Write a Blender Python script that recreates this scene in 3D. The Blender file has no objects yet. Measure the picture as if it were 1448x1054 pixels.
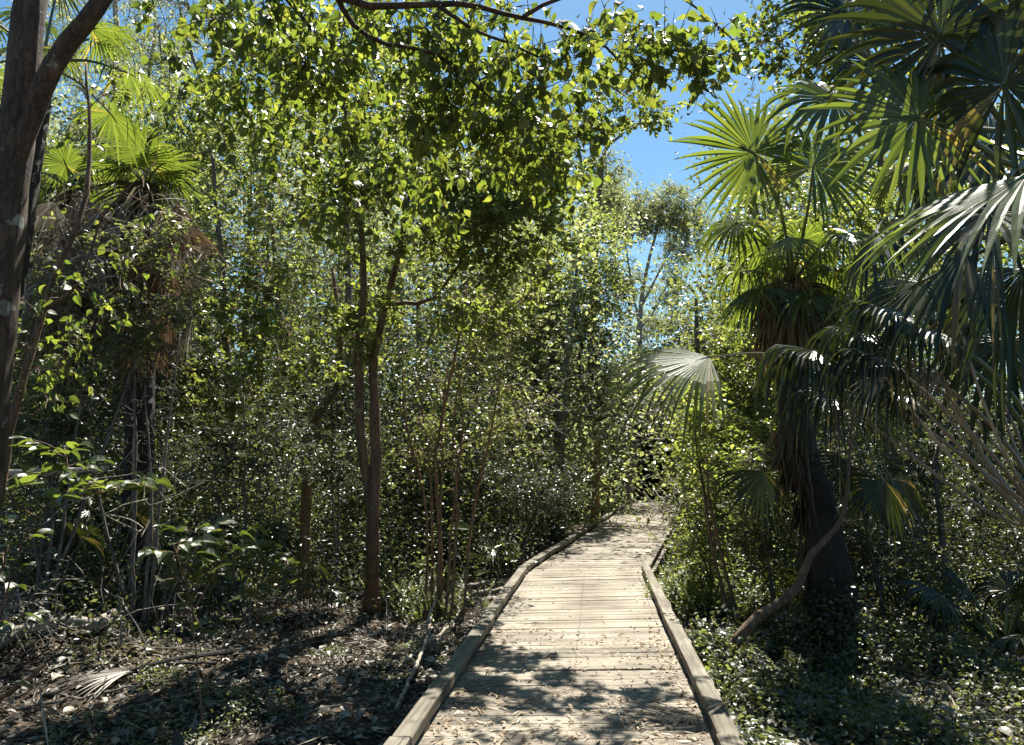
import bpy, math
import numpy as np
R = math.radians
PI = math.pi
scene = bpy.context.scene
COL = scene.collection
FPX = 1046.0
TH = math.atan(128 / FPX)
CAM = np.array([0.0, 0.0, 1.6])

# ------------------------------------------------------------------ camera helpers (design-time measuring only)
def at(px, py, Y):
    u = (px - 724) / FPX; v = (527 - py) / FPX
    r = np.array([u, math.cos(TH) - v * math.sin(TH), math.sin(TH) + v * math.cos(TH)])
    return CAM + r * (Y / r[1])

def onz(px, py, z=0.0):
    u = (px - 724) / FPX; v = (527 - py) / FPX
    r = np.array([u, math.cos(TH) - v * math.sin(TH), math.sin(TH) + v * math.cos(TH)])
    return CAM + r * ((z - CAM[2]) / r[2])

# ------------------------------------------------------------------ terrain height
def vnoise(x, y, s, seed):
    x = np.asarray(x, float) / s + seed * 17.3; y = np.asarray(y, float) / s + seed * 9.1
    return (np.sin(x * 1.7 + 1.3 * np.sin(y * 1.1)) * np.cos(y * 1.9 + 1.1 * np.sin(x * 0.9 + 2)) +
            0.5 * np.sin(x * 3.9 + y * 2.3) * np.cos(y * 3.3 - x * 1.7))

L_PX = [(430, 1258), (570, 1054), (737, 808), (835, 745), (880, 717), (905, 703), (935, 696), (985, 692.5)]
R_PX = [(1132, 1270), (1032, 1054), (913, 804), (946, 752), (957, 727), (962, 712), (975, 704.5), (1010, 699.5)]
LK = [onz(px, py, 0.06)[:2] for px, py in L_PX]
RK = [onz(px, py, 0.06)[:2] for px, py in R_PX]
# carry the walk back behind the camera
d0 = (LK[1] - LK[0]); d0 /= np.linalg.norm(d0)
LK[0] = LK[1] - d0 * 8; RK[0] = RK[1] - (RK[2] - RK[1]) / np.linalg.norm(RK[2] - RK[1]) * 8
LK = np.array(LK); RK = np.array(RK)
CL = (LK + RK) / 2

def seg_dist(x, y, poly):
    x = np.asarray(x, float); y = np.asarray(y, float)
    best = np.full(x.shape, 1e9)
    for a, b in zip(poly[:-1], poly[1:]):
        ab = b - a; L2 = ab @ ab
        t = np.clip(((x - a[0]) * ab[0] + (y - a[1]) * ab[1]) / L2, 0, 1)
        best = np.minimum(best, np.hypot(x - a[0] - t * ab[0], y - a[1] - t * ab[1]))
    return best

def gh(x, y):
    x = np.asarray(x, float); y = np.asarray(y, float)
    d = seg_dist(x, y, CL)
    h = -0.30 + 0.05 * vnoise(x, y, 2.1, 1) + 0.10 * vnoise(x, y, 6.0, 2) * np.clip(d / 5, 0, 1)
    h += 0.025 * vnoise(x, y, 0.55, 3)
    m = at(60, 905, 7.2)
    h += 0.20 * np.exp(-(((x - m[0]) / 1.5) ** 2 + ((y - m[1]) / 0.8) ** 2))
    h += np.clip((d - 9) / 30, 0, 1) ** 1.3 * 5.0 + np.clip((y - 48) / 40, 0, 1) * 4
    return np.minimum(h, np.where(d < 1.4, -0.2, 9))

def gz(x, y): return float(gh(np.array([x]), np.array([y]))[0])
def ground_at(px, py):
    z = -0.3
    for _ in range(6):
        p = onz(px, py, z); z = gz(p[0], p[1])
    p[2] = z
    return p

# ------------------------------------------------------------------ mesh collecting
class MB:
    def __init__(self): self.v = []; self.f = []; self.n = 0; self.uv = []
    def add(self, verts, faces, mat=0, uv=None):
        verts = np.asarray(verts, np.float32).reshape(-1, 3)
        for f in (faces if isinstance(faces, list) else [faces]):
            self.f.append((np.asarray(f, np.int32) + self.n, mat))
        self.v.append(verts); self.n += len(verts)
        self.uv.append(np.zeros((len(verts), 2), np.float32) if uv is None else np.asarray(uv, np.float32))
    def build(self, name, mats, parent=None, smooth=False, loc=None):
        me = bpy.data.meshes.new(name)
        V = np.concatenate(self.v)
        if loc is not None: V = V - np.asarray(loc, np.float32)
        me.vertices.add(len(V)); me.vertices.foreach_set('co', V.ravel())
        loops = np.concatenate([f.ravel() for f, m in self.f])
        cnt = np.concatenate([np.full(len(f), f.shape[1], np.int32) for f, m in self.f])
        mi = np.concatenate([np.full(len(f), m, np.int32) for f, m in self.f])
        st = np.concatenate([[0], np.cumsum(cnt)[:-1]]).astype(np.int32)
        me.loops.add(len(loops)); me.loops.foreach_set('vertex_index', loops.astype(np.int32))
        me.polygons.add(len(cnt)); me.polygons.foreach_set('loop_start', st)
        me.polygons.foreach_set('material_index', mi)
        UV = np.concatenate(self.uv)
        if np.any(UV):
            l = me.uv_layers.new(name='UVMap'); l.data.foreach_set('uv', UV[loops].ravel())
        for m in (mats if isinstance(mats, (list, tuple)) else [mats]): me.materials.append(m)
        me.update(calc_edges=True)
        me.polygons.foreach_set('use_smooth', np.full(len(cnt), bool(smooth)))
        o = bpy.data.objects.new(name, me); COL.objects.link(o)
        if loc is not None: o.location = [float(c) for c in loc]
        if parent is not None:
            o.parent = parent
            if loc is not None: o.location = (0, 0, 0)
        return o

def empty(name, loc, label, cat, group=None):
    o = bpy.data.objects.new(name, None); COL.objects.link(o)
    o.location = [float(c) for c in loc]; o.empty_display_size = 0.2
    o['label'] = label; o['category'] = cat
    if group: o['group'] = group
    return o
def tag(o, label, cat, group=None):
    o['label'] = label; o['category'] = cat
    if group: o['group'] = group
    return o
def kind(o, k): o['kind'] = k; return o

def norm(a): return a / np.maximum(np.linalg.norm(a, axis=-1, keepdims=True), 1e-9)

def smooth_poly(P, Rr, step=0.15):
    P = np.asarray(P, float); Rr = np.asarray(Rr, float)
    if len(P) < 3:
        n = max(2, int(np.linalg.norm(P[-1] - P[0]) / step) + 1)
        t = np.linspace(0, 1, n)[:, None]
        return P[0] * (1 - t) + P[-1] * t, Rr[0] * (1 - t[:, 0]) + Rr[-1] * t[:, 0]
    Q = np.vstack([2 * P[0] - P[1], P, 2 * P[-1] - P[-2]])
    out = []; ro = []
    for i in range(1, len(Q) - 2):
        n = max(2, int(np.linalg.norm(Q[i + 1] - Q[i]) / step))
        for k in range(n):
            t = k / n
            out.append(0.5 * ((2 * Q[i]) + (-Q[i - 1] + Q[i + 1]) * t + (2 * Q[i - 1] - 5 * Q[i] + 4 * Q[i + 1] - Q[i + 2]) * t * t +
                              (-Q[i - 1] + 3 * Q[i] - 3 * Q[i + 1] + Q[i + 2]) * t ** 3))
            ro.append(Rr[i - 1] * (1 - t) + Rr[i] * t)
    out.append(P[-1]); ro.append(Rr[-1])
    return np.array(out), np.array(ro)

def tube(mb, P, Rr, sides=6, mat=0, lump=0.0, rng=None, cap=True):
    P = np.asarray(P, float); Rr = np.broadcast_to(np.asarray(Rr, float), (len(P),))
    T = norm(np.gradient(P, axis=0))
    up = np.array([0.31, 0.22, 0.92]) if abs(T[0][2]) < 0.8 else np.array([1.0, 0.1, 0.05])
    A = norm(np.cross(T, up)); B = np.cross(T, A)
    ang = np.arange(sides) * 2 * PI / sides
    rad = Rr[:, None] * np.ones((1, sides))
    if lump and rng is not None:
        rad = rad * (1 + lump * rng.normal(size=rad.shape))
    V = P[:, None] + rad[..., None] * (np.cos(ang)[None, :, None] * A[:, None] + np.sin(ang)[None, :, None] * B[:, None])
    n = len(P); i = np.arange(n - 1)[:, None] * sides; j = np.arange(sides)[None]; jn = (j + 1) % sides
    F = np.stack([i + j, i + jn, i + sides + jn, i + sides + j], -1).reshape(-1, 4)
    cum = np.concatenate([[0], np.cumsum(np.linalg.norm(np.diff(P, axis=0), axis=1))])
    uv = np.stack([np.broadcast_to(ang[None] / (2 * PI), (n, sides)), np.broadcast_to(cum[:, None], (n, sides))], -1).reshape(-1, 2)
    faces = [F]
    V = V.reshape(-1, 3)
    if cap:
        V = np.vstack([V, P[0], P[-1]]); uv = np.vstack([uv, [0.5, 0], [0.5, cum[-1]]])
        j = j[0]; jn = jn[0]
        faces.append(np.stack([jn, j, np.full(sides, n * sides)], -1))
        faces.append(np.stack([(n - 1) * sides + j, (n - 1) * sides + jn, np.full(sides, n * sides + 1)], -1))
    mb.add(V, faces, mat, uv)

# ------------------------------------------------------------------ leaves
def T_rhomb(w=0.5):
    V = np.array([[0, 0, 0], [-w / 2, .45, .10], [0, 1, 0], [w / 2, .45, .10]])
    return V, [np.array([[0, 2, 1], [0, 3, 2]])]
def T_hex(w=0.55):      # pointed oval with a fold and a drooping tip
    V = np.array([[0, 0, 0], [-w / 2, .30, .10], [0, .33, 0], [w / 2, .30, .10], [-w * .40, .64, .04], [0, .66, -.06], [w * .40, .64, .04], [0, 1, -.22]])
    return V, [np.array([[0, 2, 1], [0, 3, 2], [4, 5, 7], [5, 6, 7]]), np.array([[1, 2, 5, 4], [2, 3, 6, 5]])]
def T_big(w=0.6):       # broad leaf with rounded shoulders and a drip tip
    r = [(.06, .30, .03), (.24, .92, .09), (.44, 1.0, .07), (.64, .78, .0), (.82, .36, -.10)]
    V = [[0, 0, 0]]
    for y, s, z in r:
        V += [[-w / 2 * s, y + .03, z], [0, y, z - .07], [w / 2 * s, y + .03, z]]
    V.append([0, 1, -.28]); V = np.array(V)
    q = []
    for k in range(4):
        a = 1 + 3 * k; q += [[a, a + 1, a + 4, a + 3], [a + 1, a + 2, a + 5, a + 4]]
    return V, [np.array([[0, 2, 1], [0, 3, 2], [13, 14, 16], [14, 15, 16]]), np.array(q)]
def T_strip(w=0.12, droop=.3):
    V = []
    for y, s in ((0, .6), (.33, 1), (.66, .8)):
        V += [[-w / 2 * s, y, -droop * y * y], [w / 2 * s, y, -droop * y * y]]
    V.append([0, 1, -droop]); V = np.array(V)
    return V, [np.array([[4, 5, 6]]), np.array([[0, 1, 3, 2], [2, 3, 5, 4]])]

SUN_AZ, SUN_EL = 14.0, 60.0       # degrees to the right of the view (+Y), above the horizon
SUND = np.array([math.sin(R(SUN_AZ)) * math.cos(R(SUN_EL)), math.cos(R(SUN_AZ)) * math.cos(R(SUN_EL)), math.sin(R(SUN_EL))])
GAPS = []
def canopy_gaps():
    """breaks in the canopy that let single shafts of sun down to the ground and low plants"""
    r = np.random.default_rng(9)
    for px, py, rad in [(170, 930, .62), (95, 900, .38), (265, 935, .28), (500, 925, .5), (548, 885, .2), (440, 955, .22), (30, 960, .25), (350, 985, .16), (600, 960, .15), (20, 900, .3),
                        (1300, 830, .34), (1400, 860, .3), (1240, 935, .2), (1290, 985, .16), (1380, 920, .2), (1440, 800, .3), (1120, 960, .13), (1210, 985, .13), (60, 908, .3), (160, 888, .3), (240, 880, .25), (320, 872, .2), (700, 800, .3), (600, 850, .2)]:
        p = ground_at(px, py); GAPS.append((p, rad * 1.25, .5))
    for px, py, Y, rad in [(290, 780, 5.2, .30), (400, 800, 6.0, .28), (650, 750, 8.9, .25), (120, 690, 4.6, .3), (960, 525, 6.1, .35), (60, 840, 6.6, .4), (120, 560, 7.4, .35), (60, 640, 7.4, .3), (330, 600, 8.6, .35), (270, 640, 8.4, .25),
                           (560, 640, 10, .4), (480, 660, 10.2, .25), (760, 560, 17, .5), (720, 690, 13, .5), (1010, 620, 8.5, .4), (1000, 690, 9.6, .5), (995, 780, 9.6, .5), (1000, 640, 12.3, .6), (985, 840, 9.4, .5), (1090, 700, 10, .4), (1320, 640, 9.2, .3), (230, 330, 8, .5), (110, 330, 7.8, .35)]:
        GAPS.append((at(px, py, Y), rad, 1.3 if px > 980 and px < 1030 else .6))
    for k in range(30):
        GAPS.append((at(r.uniform(-20, 860), r.uniform(380, 640), r.uniform(8.4, 12.5)), r.uniform(.25, .5), 1.0))
    for k in range(50):
        px = r.uniform(-20, 860) if k % 3 else r.uniform(1050, 1460); Y = r.uniform(8, 13.5)
        GAPS.append((at(px, r.uniform(540, 800), Y), r.uniform(.08, .24), 1.2))
canopy_gaps()
def lit_mask(P):
    """True where foliage stands; False inside the breaks through which the sun reaches the floor"""
    if True:
        keep = np.ones(len(P), bool)
        u = P[:, 0] - P[:, 2] * SUND[0] / SUND[2]; v = P[:, 1] - P[:, 2] * SUND[1] / SUND[2]
        f = np.sin(u * 5.1 + 2 * np.sin(v * 2.3)) * np.sin(v * 4.7 + 2 * np.sin(u * 1.9)) + .6 * np.sin(u * 11.3 + v * 7) * np.sin(v * 12.7 - u * 5)
        keep &= ~((f > .58) & (P[:, 2] > 2.3))
        for c, rad, off in GAPS:
            w = P - c; t = w @ SUND; q = np.linalg.norm(w - t[:, None] * SUND, axis=1)
            keep &= ~((t > off) & (q < rad * (1 + .25 * np.sin(P[:, 0] * 9 + P[:, 2] * 7))))
    return keep
def put_leaves(mb, P, D, N, S, tmpl, mat=0, rng=None):
    V, F = tmpl
    if len(P) > 60:
        keep = lit_mask(P)
        S = np.broadcast_to(S, (len(P),))[keep]; P = P[keep]; D = np.broadcast_to(D, (len(keep), 3))[keep]; N = np.broadcast_to(N, (len(keep), 3))[keep]
    D = norm(D); X = norm(np.cross(D, N)); Z = np.cross(X, D)
    S = np.broadcast_to(S, (len(P),))
    fold = 1.0 if rng is None else rng.uniform(0.2, 1.8, len(P))[:, None]
    W = P[:, None] + S[:, None, None] * (V[None, :, 0, None] * X[:, None] + V[None, :, 1, None] * D[:, None] +
                                         (V[None, :, 2] * fold)[..., None] * Z[:, None])
    k = len(V); base = np.arange(len(P)) * k
    faces = [(base[:, None, None] + f[None]).reshape(-1, f.shape[1]) for f in F]
    uv = np.broadcast_to(V[None, :, :2], (len(P), k, 2)).reshape(-1, 2)
    mb.add(W.reshape(-1, 3), faces, mat, uv)

def rand_n(rng, n, tilt=0.7):
    v = rng.normal(size=(n, 3)) * tilt; v[:, 2] += 1
    return norm(v)
def rand_dir(rng, n, flat=0.7):
    v = rng.normal(size=(n, 3)); v[:, 2] *= flat
    return norm(v)

def in_blob(rng, blob, n):
    (c, r) = blob
    v = rng.normal(size=(n, 3)); v = norm(v) * (rng.uniform(0.05, 1, (n, 1)) ** 0.42)
    return np.asarray(c) + v * np.asarray(r)

# ------------------------------------------------------------------ materials
def newmat(name):
    m = bpy.data.materials.new(name); m.use_nodes = True
    nt = m.node_tree; nt.nodes.clear()
    out = nt.nodes.new('ShaderNodeOutputMaterial')
    return m, nt, nt.nodes, nt.links, out

def ramp(nd, stops, interp='LINEAR'):
    r = nd.new('ShaderNodeValToRGB'); r.color_ramp.interpolation = interp
    e = r.color_ramp.elements
    while len(e) < len(stops): e.new(0.5)
    for i, (p, c) in enumerate(stops):
        e[i].position = p; e[i].color = (*c, 1)
    return r

def leaf_mat(name, cols, trans=0.45, tint=(1.9, 1.7, 0.5), rough=0.32, spec=0.5, veins=False):
    m, nt, nd, lk, out = newmat(name)
    g = nd.new('ShaderNodeNewGeometry')
    rp = ramp(nd, [(i / (len(cols) - 1), c) for i, c in enumerate(cols)])
    lk.new(g.outputs['Random Per Island'], rp.inputs[0])
    tc = nd.new('ShaderNodeTexCoord'); nz = nd.new('ShaderNodeTexNoise'); nz.inputs['Scale'].default_value = 1.3; nz.inputs['Detail'].default_value = 3
    lk.new(tc.outputs['Object'], nz.inputs['Vector'])
    hs = nd.new('ShaderNodeHueSaturation')
    mr = nd.new('ShaderNodeMapRange'); mr.inputs[1].default_value = 0.3; mr.inputs[2].default_value = 0.7; mr.inputs[3].default_value = 0.75; mr.inputs[4].default_value = 1.25
    lk.new(nz.outputs['Fac'], mr.inputs[0]); lk.new(mr.outputs[0], hs.inputs['Value']); lk.new(rp.outputs[0], hs.inputs['Color'])
    bs = nd.new('ShaderNodeBsdfPrincipled'); bs.inputs['Roughness'].default_value = rough
    bs.inputs['Specular IOR Level'].default_value = spec
    lk.new(hs.outputs[0], bs.inputs['Base Color'])
    tr = nd.new('ShaderNodeBsdfTranslucent')
    mu = nd.new('ShaderNodeMix'); mu.data_type = 'RGBA'; mu.blend_type = 'MULTIPLY'; mu.inputs[0].default_value = 1
    lk.new(hs.outputs[0], mu.inputs[6]); mu.inputs[7].default_value = (*tint, 1)
    lk.new(mu.outputs[2], tr.inputs['Color'])
    mx = nd.new('ShaderNodeMixShader'); mx.inputs[0].default_value = trans
    lk.new(bs.outputs[0], mx.inputs[1]); lk.new(tr.outputs[0], mx.inputs[2]); lk.new(mx.outputs[0], out.inputs[0])
    if veins:
        uvn = nd.new('ShaderNodeUVMap'); w = nd.new('ShaderNodeTexWave'); w.inputs['Scale'].default_value = 6; w.inputs['Distortion'].default_value = 1
        w.bands_direction = 'Y'
        lk.new(uvn.outputs[0], w.inputs['Vector'])
        bp = nd.new('ShaderNodeBump'); bp.inputs['Strength'].default_value = 0.25; bp.inputs['Distance'].default_value = 0.004
        lk.new(w.outputs['Fac'], bp.inputs['Height']); lk.new(bp.outputs[0], bs.inputs['Normal'])
    return m

def bark_mat(name, c1, c2, c3=None, patch=0.62, scale=14, stretch=0.25, bump=0.6):
    m, nt, nd, lk, out = newmat(name)
    tc = nd.new('ShaderNodeTexCoord'); mp = nd.new('ShaderNodeMapping'); mp.inputs['Scale'].default_value = (1, 1, stretch)
    lk.new(tc.outputs['Object'], mp.inputs[0])
    n1 = nd.new('ShaderNodeTexNoise'); n1.inputs['Scale'].default_value = scale; n1.inputs['Detail'].default_value = 8; n1.inputs['Roughness'].default_value = .65
    lk.new(mp.outputs[0], n1.inputs['Vector'])
    rp = ramp(nd, [(0.32, c1), (0.68, c2)]); lk.new(n1.outputs['Fac'], rp.inputs[0])
    col = rp.outputs[0]
    if c3 is not None:
        n2 = nd.new('ShaderNodeTexNoise'); n2.inputs['Scale'].default_value = 7; n2.inputs['Detail'].default_value = 5
        lk.new(tc.outputs['Object'], n2.inputs['Vector'])
        r2 = ramp(nd, [(patch, (0, 0, 0)), (patch + .03, (1, 1, 1))]); lk.new(n2.outputs['Fac'], r2.inputs[0])
        mx = nd.new('ShaderNodeMix'); mx.data_type = 'RGBA'; lk.new(r2.outputs[0], mx.inputs[0]); lk.new(col, mx.inputs[6]); mx.inputs[7].default_value = (*c3, 1)
        col = mx.outputs[2]
    vo = nd.new('ShaderNodeTexVoronoi'); vo.feature = 'DISTANCE_TO_EDGE'; vo.inputs['Scale'].default_value = scale * 2.2; vo.inputs['Randomness'].default_value = 1
    wp = nd.new('ShaderNodeMix'); wp.data_type = 'RGBA'; wp.inputs[0].default_value = .12; lk.new(mp.outputs[0], wp.inputs[6]); lk.new(n1.outputs['Color'], wp.inputs[7]); lk.new(wp.outputs[2], vo.inputs['Vector'])
    cr = ramp(nd, [(0.0, (.35, .33, .3)), (0.12, (1, 1, 1))]); lk.new(vo.outputs['Distance'], cr.inputs[0])
    mc = nd.new('ShaderNodeMix'); mc.data_type = 'RGBA'; mc.blend_type = 'MULTIPLY'; mc.inputs[0].default_value = .8; lk.new(col, mc.inputs[6]); lk.new(cr.outputs[0], mc.inputs[7]); col = mc.outputs[2]
    hm = nd.new('ShaderNodeMath'); hm.operation = 'MULTIPLY_ADD'; lk.new(cr.outputs[0], hm.inputs[0]); hm.inputs[1].default_value = .6; lk.new(n1.outputs['Fac'], hm.inputs[2])
    bs = nd.new('ShaderNodeBsdfPrincipled'); bs.inputs['Roughness'].default_value = 0.8
    lk.new(col, bs.inputs['Base Color'])
    bp = nd.new('ShaderNodeBump'); bp.inputs['Strength'].default_value = bump; bp.inputs['Distance'].default_value = 0.02
    lk.new(hm.outputs[0], bp.inputs['Height']); lk.new(bp.outputs[0], bs.inputs['Normal'])
    lk.new(bs.outputs[0], out.inputs[0])
    return m

def wood_mat(name, cols, grain=(1.5, 60, 1), rough=0.75):
    m, nt, nd, lk, out = newmat(name)
    g = nd.new('ShaderNodeNewGeometry'); uvn = nd.new('ShaderNodeUVMap')
    mp = nd.new('ShaderNodeMapping'); mp.inputs['Scale'].default_value = grain
    ad = nd.new('ShaderNodeVectorMath'); ad.operation = 'ADD'
    cmb = nd.new('ShaderNodeCombineXYZ'); ml = nd.new('ShaderNodeMath'); ml.operation = 'MULTIPLY'; ml.inputs[1].default_value = 37
    lk.new(g.outputs['Random Per Island'], ml.inputs[0]); lk.new(ml.outputs[0], cmb.inputs['Z']); lk.new(ml.outputs[0], cmb.inputs['X'])
    lk.new(uvn.outputs[0], ad.inputs[0]); lk.new(cmb.outputs[0], ad.inputs[1]); lk.new(ad.outputs[0], mp.inputs[0])
    n1 = nd.new('ShaderNodeTexNoise'); n1.inputs['Scale'].default_value = 1; n1.inputs['Detail'].default_value = 6; n1.inputs['Roughness'].default_value = .6
    lk.new(mp.outputs[0], n1.inputs['Vector'])
    rp = ramp(nd, [(0.28, cols[0]), (0.5, cols[1]), (0.72, cols[2])]); lk.new(n1.outputs['Fac'], rp.inputs[0])
    hs = nd.new('ShaderNodeHueSaturation'); mr = nd.new('ShaderNodeMapRange'); mr.inputs[3].default_value = 0.72; mr.inputs[4].default_value = 1.2
    lk.new(g.outputs['Random Per Island'], mr.inputs[0]); lk.new(mr.outputs[0], hs.inputs['Value']); lk.new(rp.outputs[0], hs.inputs['Color'])
    # broad weathering stains across boards
    tc = nd.new('ShaderNodeTexCoord'); n2 = nd.new('ShaderNodeTexNoise'); n2.inputs['Scale'].default_value = 1.6; n2.inputs['Detail'].default_value = 6
    lk.new(tc.outputs['Object'], n2.inputs['Vector'])
    r2 = ramp(nd, [(0.36, (.5, .45, .4)), (0.62, (1.08, 1.06, 1.02))]); lk.new(n2.outputs['Fac'], r2.inputs[0])
    mx = nd.new('ShaderNodeMix'); mx.data_type = 'RGBA'; mx.blend_type = 'MULTIPLY'; mx.inputs[0].default_value = 0.85
    lk.new(hs.outputs[0], mx.inputs[6]); lk.new(r2.outputs[0], mx.inputs[7])
    bs = nd.new('ShaderNodeBsdfPrincipled'); bs.inputs['Roughness'].default_value = rough; bs.inputs['Specular IOR Level'].default_value = 0.3
    lk.new(mx.outputs[2], bs.inputs['Base Color'])
    bp = nd.new('ShaderNodeBump'); bp.inputs['Strength'].default_value = 0.7; bp.inputs['Distance'].default_value = 0.006
    lk.new(n1.outputs['Fac'], bp.inputs['Height']); lk.new(bp.outputs[0], bs.inputs['Normal'])
    lk.new(bs.outputs[0], out.inputs[0])
    return m

def ground_mat():
    m, nt, nd, lk, out = newmat('forest_soil')
    tc = nd.new('ShaderNodeTexCoord')
    n1 = nd.new('ShaderNodeTexNoise'); n1.inputs['Scale'].default_value = 18; n1.inputs['Detail'].default_value = 10; n1.inputs['Roughness'].default_value = .7
    n2 = nd.new('ShaderNodeTexNoise'); n2.inputs['Scale'].default_value = 0.9; n2.inputs['Detail'].default_value = 5
    lk.new(tc.outputs['Object'], n1.inputs['Vector']); lk.new(tc.outputs['Object'], n2.inputs['Vector'])
    r1 = ramp(nd, [(0.3, (.02, .015, .010)), (0.55, (.07, .055, .04)), (0.75, (.24, .205, .155))]); lk.new(n1.outputs['Fac'], r1.inputs[0])
    r2 = ramp(nd, [(0.45, (.5, .5, .5)), (0.60, (1.6, 1.5, 1.35))]); lk.new(n2.outputs['Fac'], r2.inputs[0])
    mx = nd.new('ShaderNodeMix'); mx.data_type = 'RGBA'; mx.blend_type = 'MULTIPLY'; mx.inputs[0].default_value = 1
    lk.new(r1.outputs[0], mx.inputs[6]); lk.new(r2.outputs[0], mx.inputs[7])
    bs = nd.new('ShaderNodeBsdfPrincipled'); bs.inputs['Roughness'].default_value = 0.95; bs.inputs['Specular IOR Level'].default_value = 0.2
    lk.new(mx.outputs[2], bs.inputs['Base Color'])
    bp = nd.new('ShaderNodeBump'); bp.inputs['Strength'].default_value = 1; bp.inputs['Distance'].default_value = 0.03
    lk.new(n1.outputs['Fac'], bp.inputs['Height']); lk.new(bp.outputs[0], bs.inputs['Normal'])
    lk.new(bs.outputs[0], out.inputs[0])
    return m

M = {}
M['leaf_small'] = leaf_mat('small_glossy_leaf', [(.045, .06, .028), (.075, .09, .04), (.115, .125, .06), (.055, .075, .03)], .48, (2.8, 2.7, 1.3), .42, 1.0)
M['leaf_over'] = leaf_mat('overhanging_leaf', [(.035, .055, .02), (.05, .075, .022), (.075, .10, .03), (.10, .12, .035), (.12, .135, .045), (.06, .09, .025), (.07, .09, .03), (.06, .08, .03), (.075, .095, .03), (.05, .075, .022), (.11, .115, .04)], .55, (2.9, 2.8, 1.0), .36, .7, True)
M['leaf_lime'] = leaf_mat('lime_leaf', [(.055, .075, .024), (.10, .125, .042), (.15, .16, .065)], .55, (2.8, 2.75, 1.2), .38, .9)
M['leaf_dark'] = leaf_mat('shade_toned_glossy_leaf', [(.014, .020, .011), (.028, .038, .018), (.06, .07, .04)], .34, (2.8, 2.7, 1.1), .42, 1.0)  # base colour lowered to paint deeper shade into the understory
M['leaf_grey'] = leaf_mat('gum_leaf', [(.11, .135, .07), (.16, .185, .10), (.21, .225, .14)], .5, (2.4, 2.3, 1.4), .45, .8)  # grey-green gum foliage, lightened as well to stand in for distant haze
M['leaf_sap'] = leaf_mat('sapling_leaf', [(.022, .038, .014), (.04, .06, .02), (.08, .105, .035), (.03, .05, .018), (.06, .08, .025)], .45, (2.8, 2.6, .9), .34, .9, True)
M['frond'] = leaf_mat('palm_frond', [(.03, .05, .016), (.045, .065, .02), (.055, .08, .024), (.07, .095, .03), (.085, .105, .035), (.06, .085, .025), (.05, .07, .02), (.05, .07, .02), (.20, .16, .08)], .50, (2.9, 2.8, .9), .32, .7)
M['frond_dark'] = leaf_mat('shade_toned_palm_frond', [(.009, .015, .006), (.015, .023, .009), (.018, .027, .010), (.03, .04, .016), (.015, .023, .009), (.02, .03, .012), (.02, .03, .012), (.14, .11, .06)], .24, (2.6, 2.4, .8), .32, .5)  # darkened copy of the frond colour, painting the shade of backlit fans
M['dead'] = leaf_mat('dead_frond', [(.07, .046, .028), (.13, .09, .055), (.21, .155, .10)], .22, (1.3, 1.1, .8), .6, .3)
M['dead_dark'] = leaf_mat('dark_trunk_fibre', [(.03, .02, .012), (.06, .04, .025), (.10, .07, .045)], .1, (1.2, 1.1, .8), .7, .2)
M['dead_grey'] = leaf_mat('grey_dead_frond', [(.13, .11, .085), (.22, .19, .15), (.32, .29, .24)], .15, (1.2, 1.1, .9), .5, .4)
M['litter'] = leaf_mat('dead_leaf', [(.025, .018, .012), (.06, .047, .032), (.12, .10, .07), (.20, .18, .14), (.36, .33, .27)], .12, (1.2, 1, .8), .5, .4)
M['deck_litter'] = leaf_mat('dry_leaf_on_deck', [(.13, .075, .04), (.24, .16, .09), (.38, .29, .18), (.5, .43, .3)], .12, (1.2, 1, .8), .55, .35)
M['stalk'] = leaf_mat('palm_stalk', [(.05, .07, .02), (.08, .095, .03)], .05, (1, 1, .5), .3, .6)
M['stalk_dry'] = leaf_mat('dry_palm_stalk', [(.16, .12, .07), (.24, .19, .12)], .0, (1, 1, .5), .4, .5)
M['bark_red'] = bark_mat('reddish_bark', (.028, .017, .010), (.095, .056, .03), (.22, .22, .18), .65)
M['bark_brown'] = bark_mat('brown_bark', (.075, .042, .024), (.21, .125, .068), (.19, .20, .12), .66)
M['bark_orange'] = bark_mat('orange_bark', (.13, .065, .03), (.32, .19, .10), None)
M['bark_pale'] = bark_mat('pale_gum_bark', (.22, .20, .17), (.50, .47, .42), (.16, .13, .11), .60)
M['bark_grey'] = bark_mat('grey_bark', (.08, .07, .055), (.22, .19, .16), None)
M['bark_dark'] = bark_mat('shade_toned_palm_trunk', (.010, .008, .006), (.035, .027, .020), None, scale=22, stretch=.6)  # near-black tone puts the shadow on the palm trunk into its bark
M['twig_pale'] = bark_mat('pale_dead_wood', (.20, .17, .13), (.46, .41, .34), None)
M['deck'] = wood_mat('weathered_deck_board', [(.11, .095, .074), (.225, .20, .157), (.31, .28, .225)])
M['kerb'] = wood_mat('weathered_kerb_timber', [(.055, .048, .036), (.145, .13, .098), (.25, .23, .18)], (2.5, 45, 1))
M['bearer'] = wood_mat('dark_bearer_timber', [(.06, .05, .04), (.11, .09, .07), (.16, .13, .10)])
M['soil'] = ground_mat()

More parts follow.
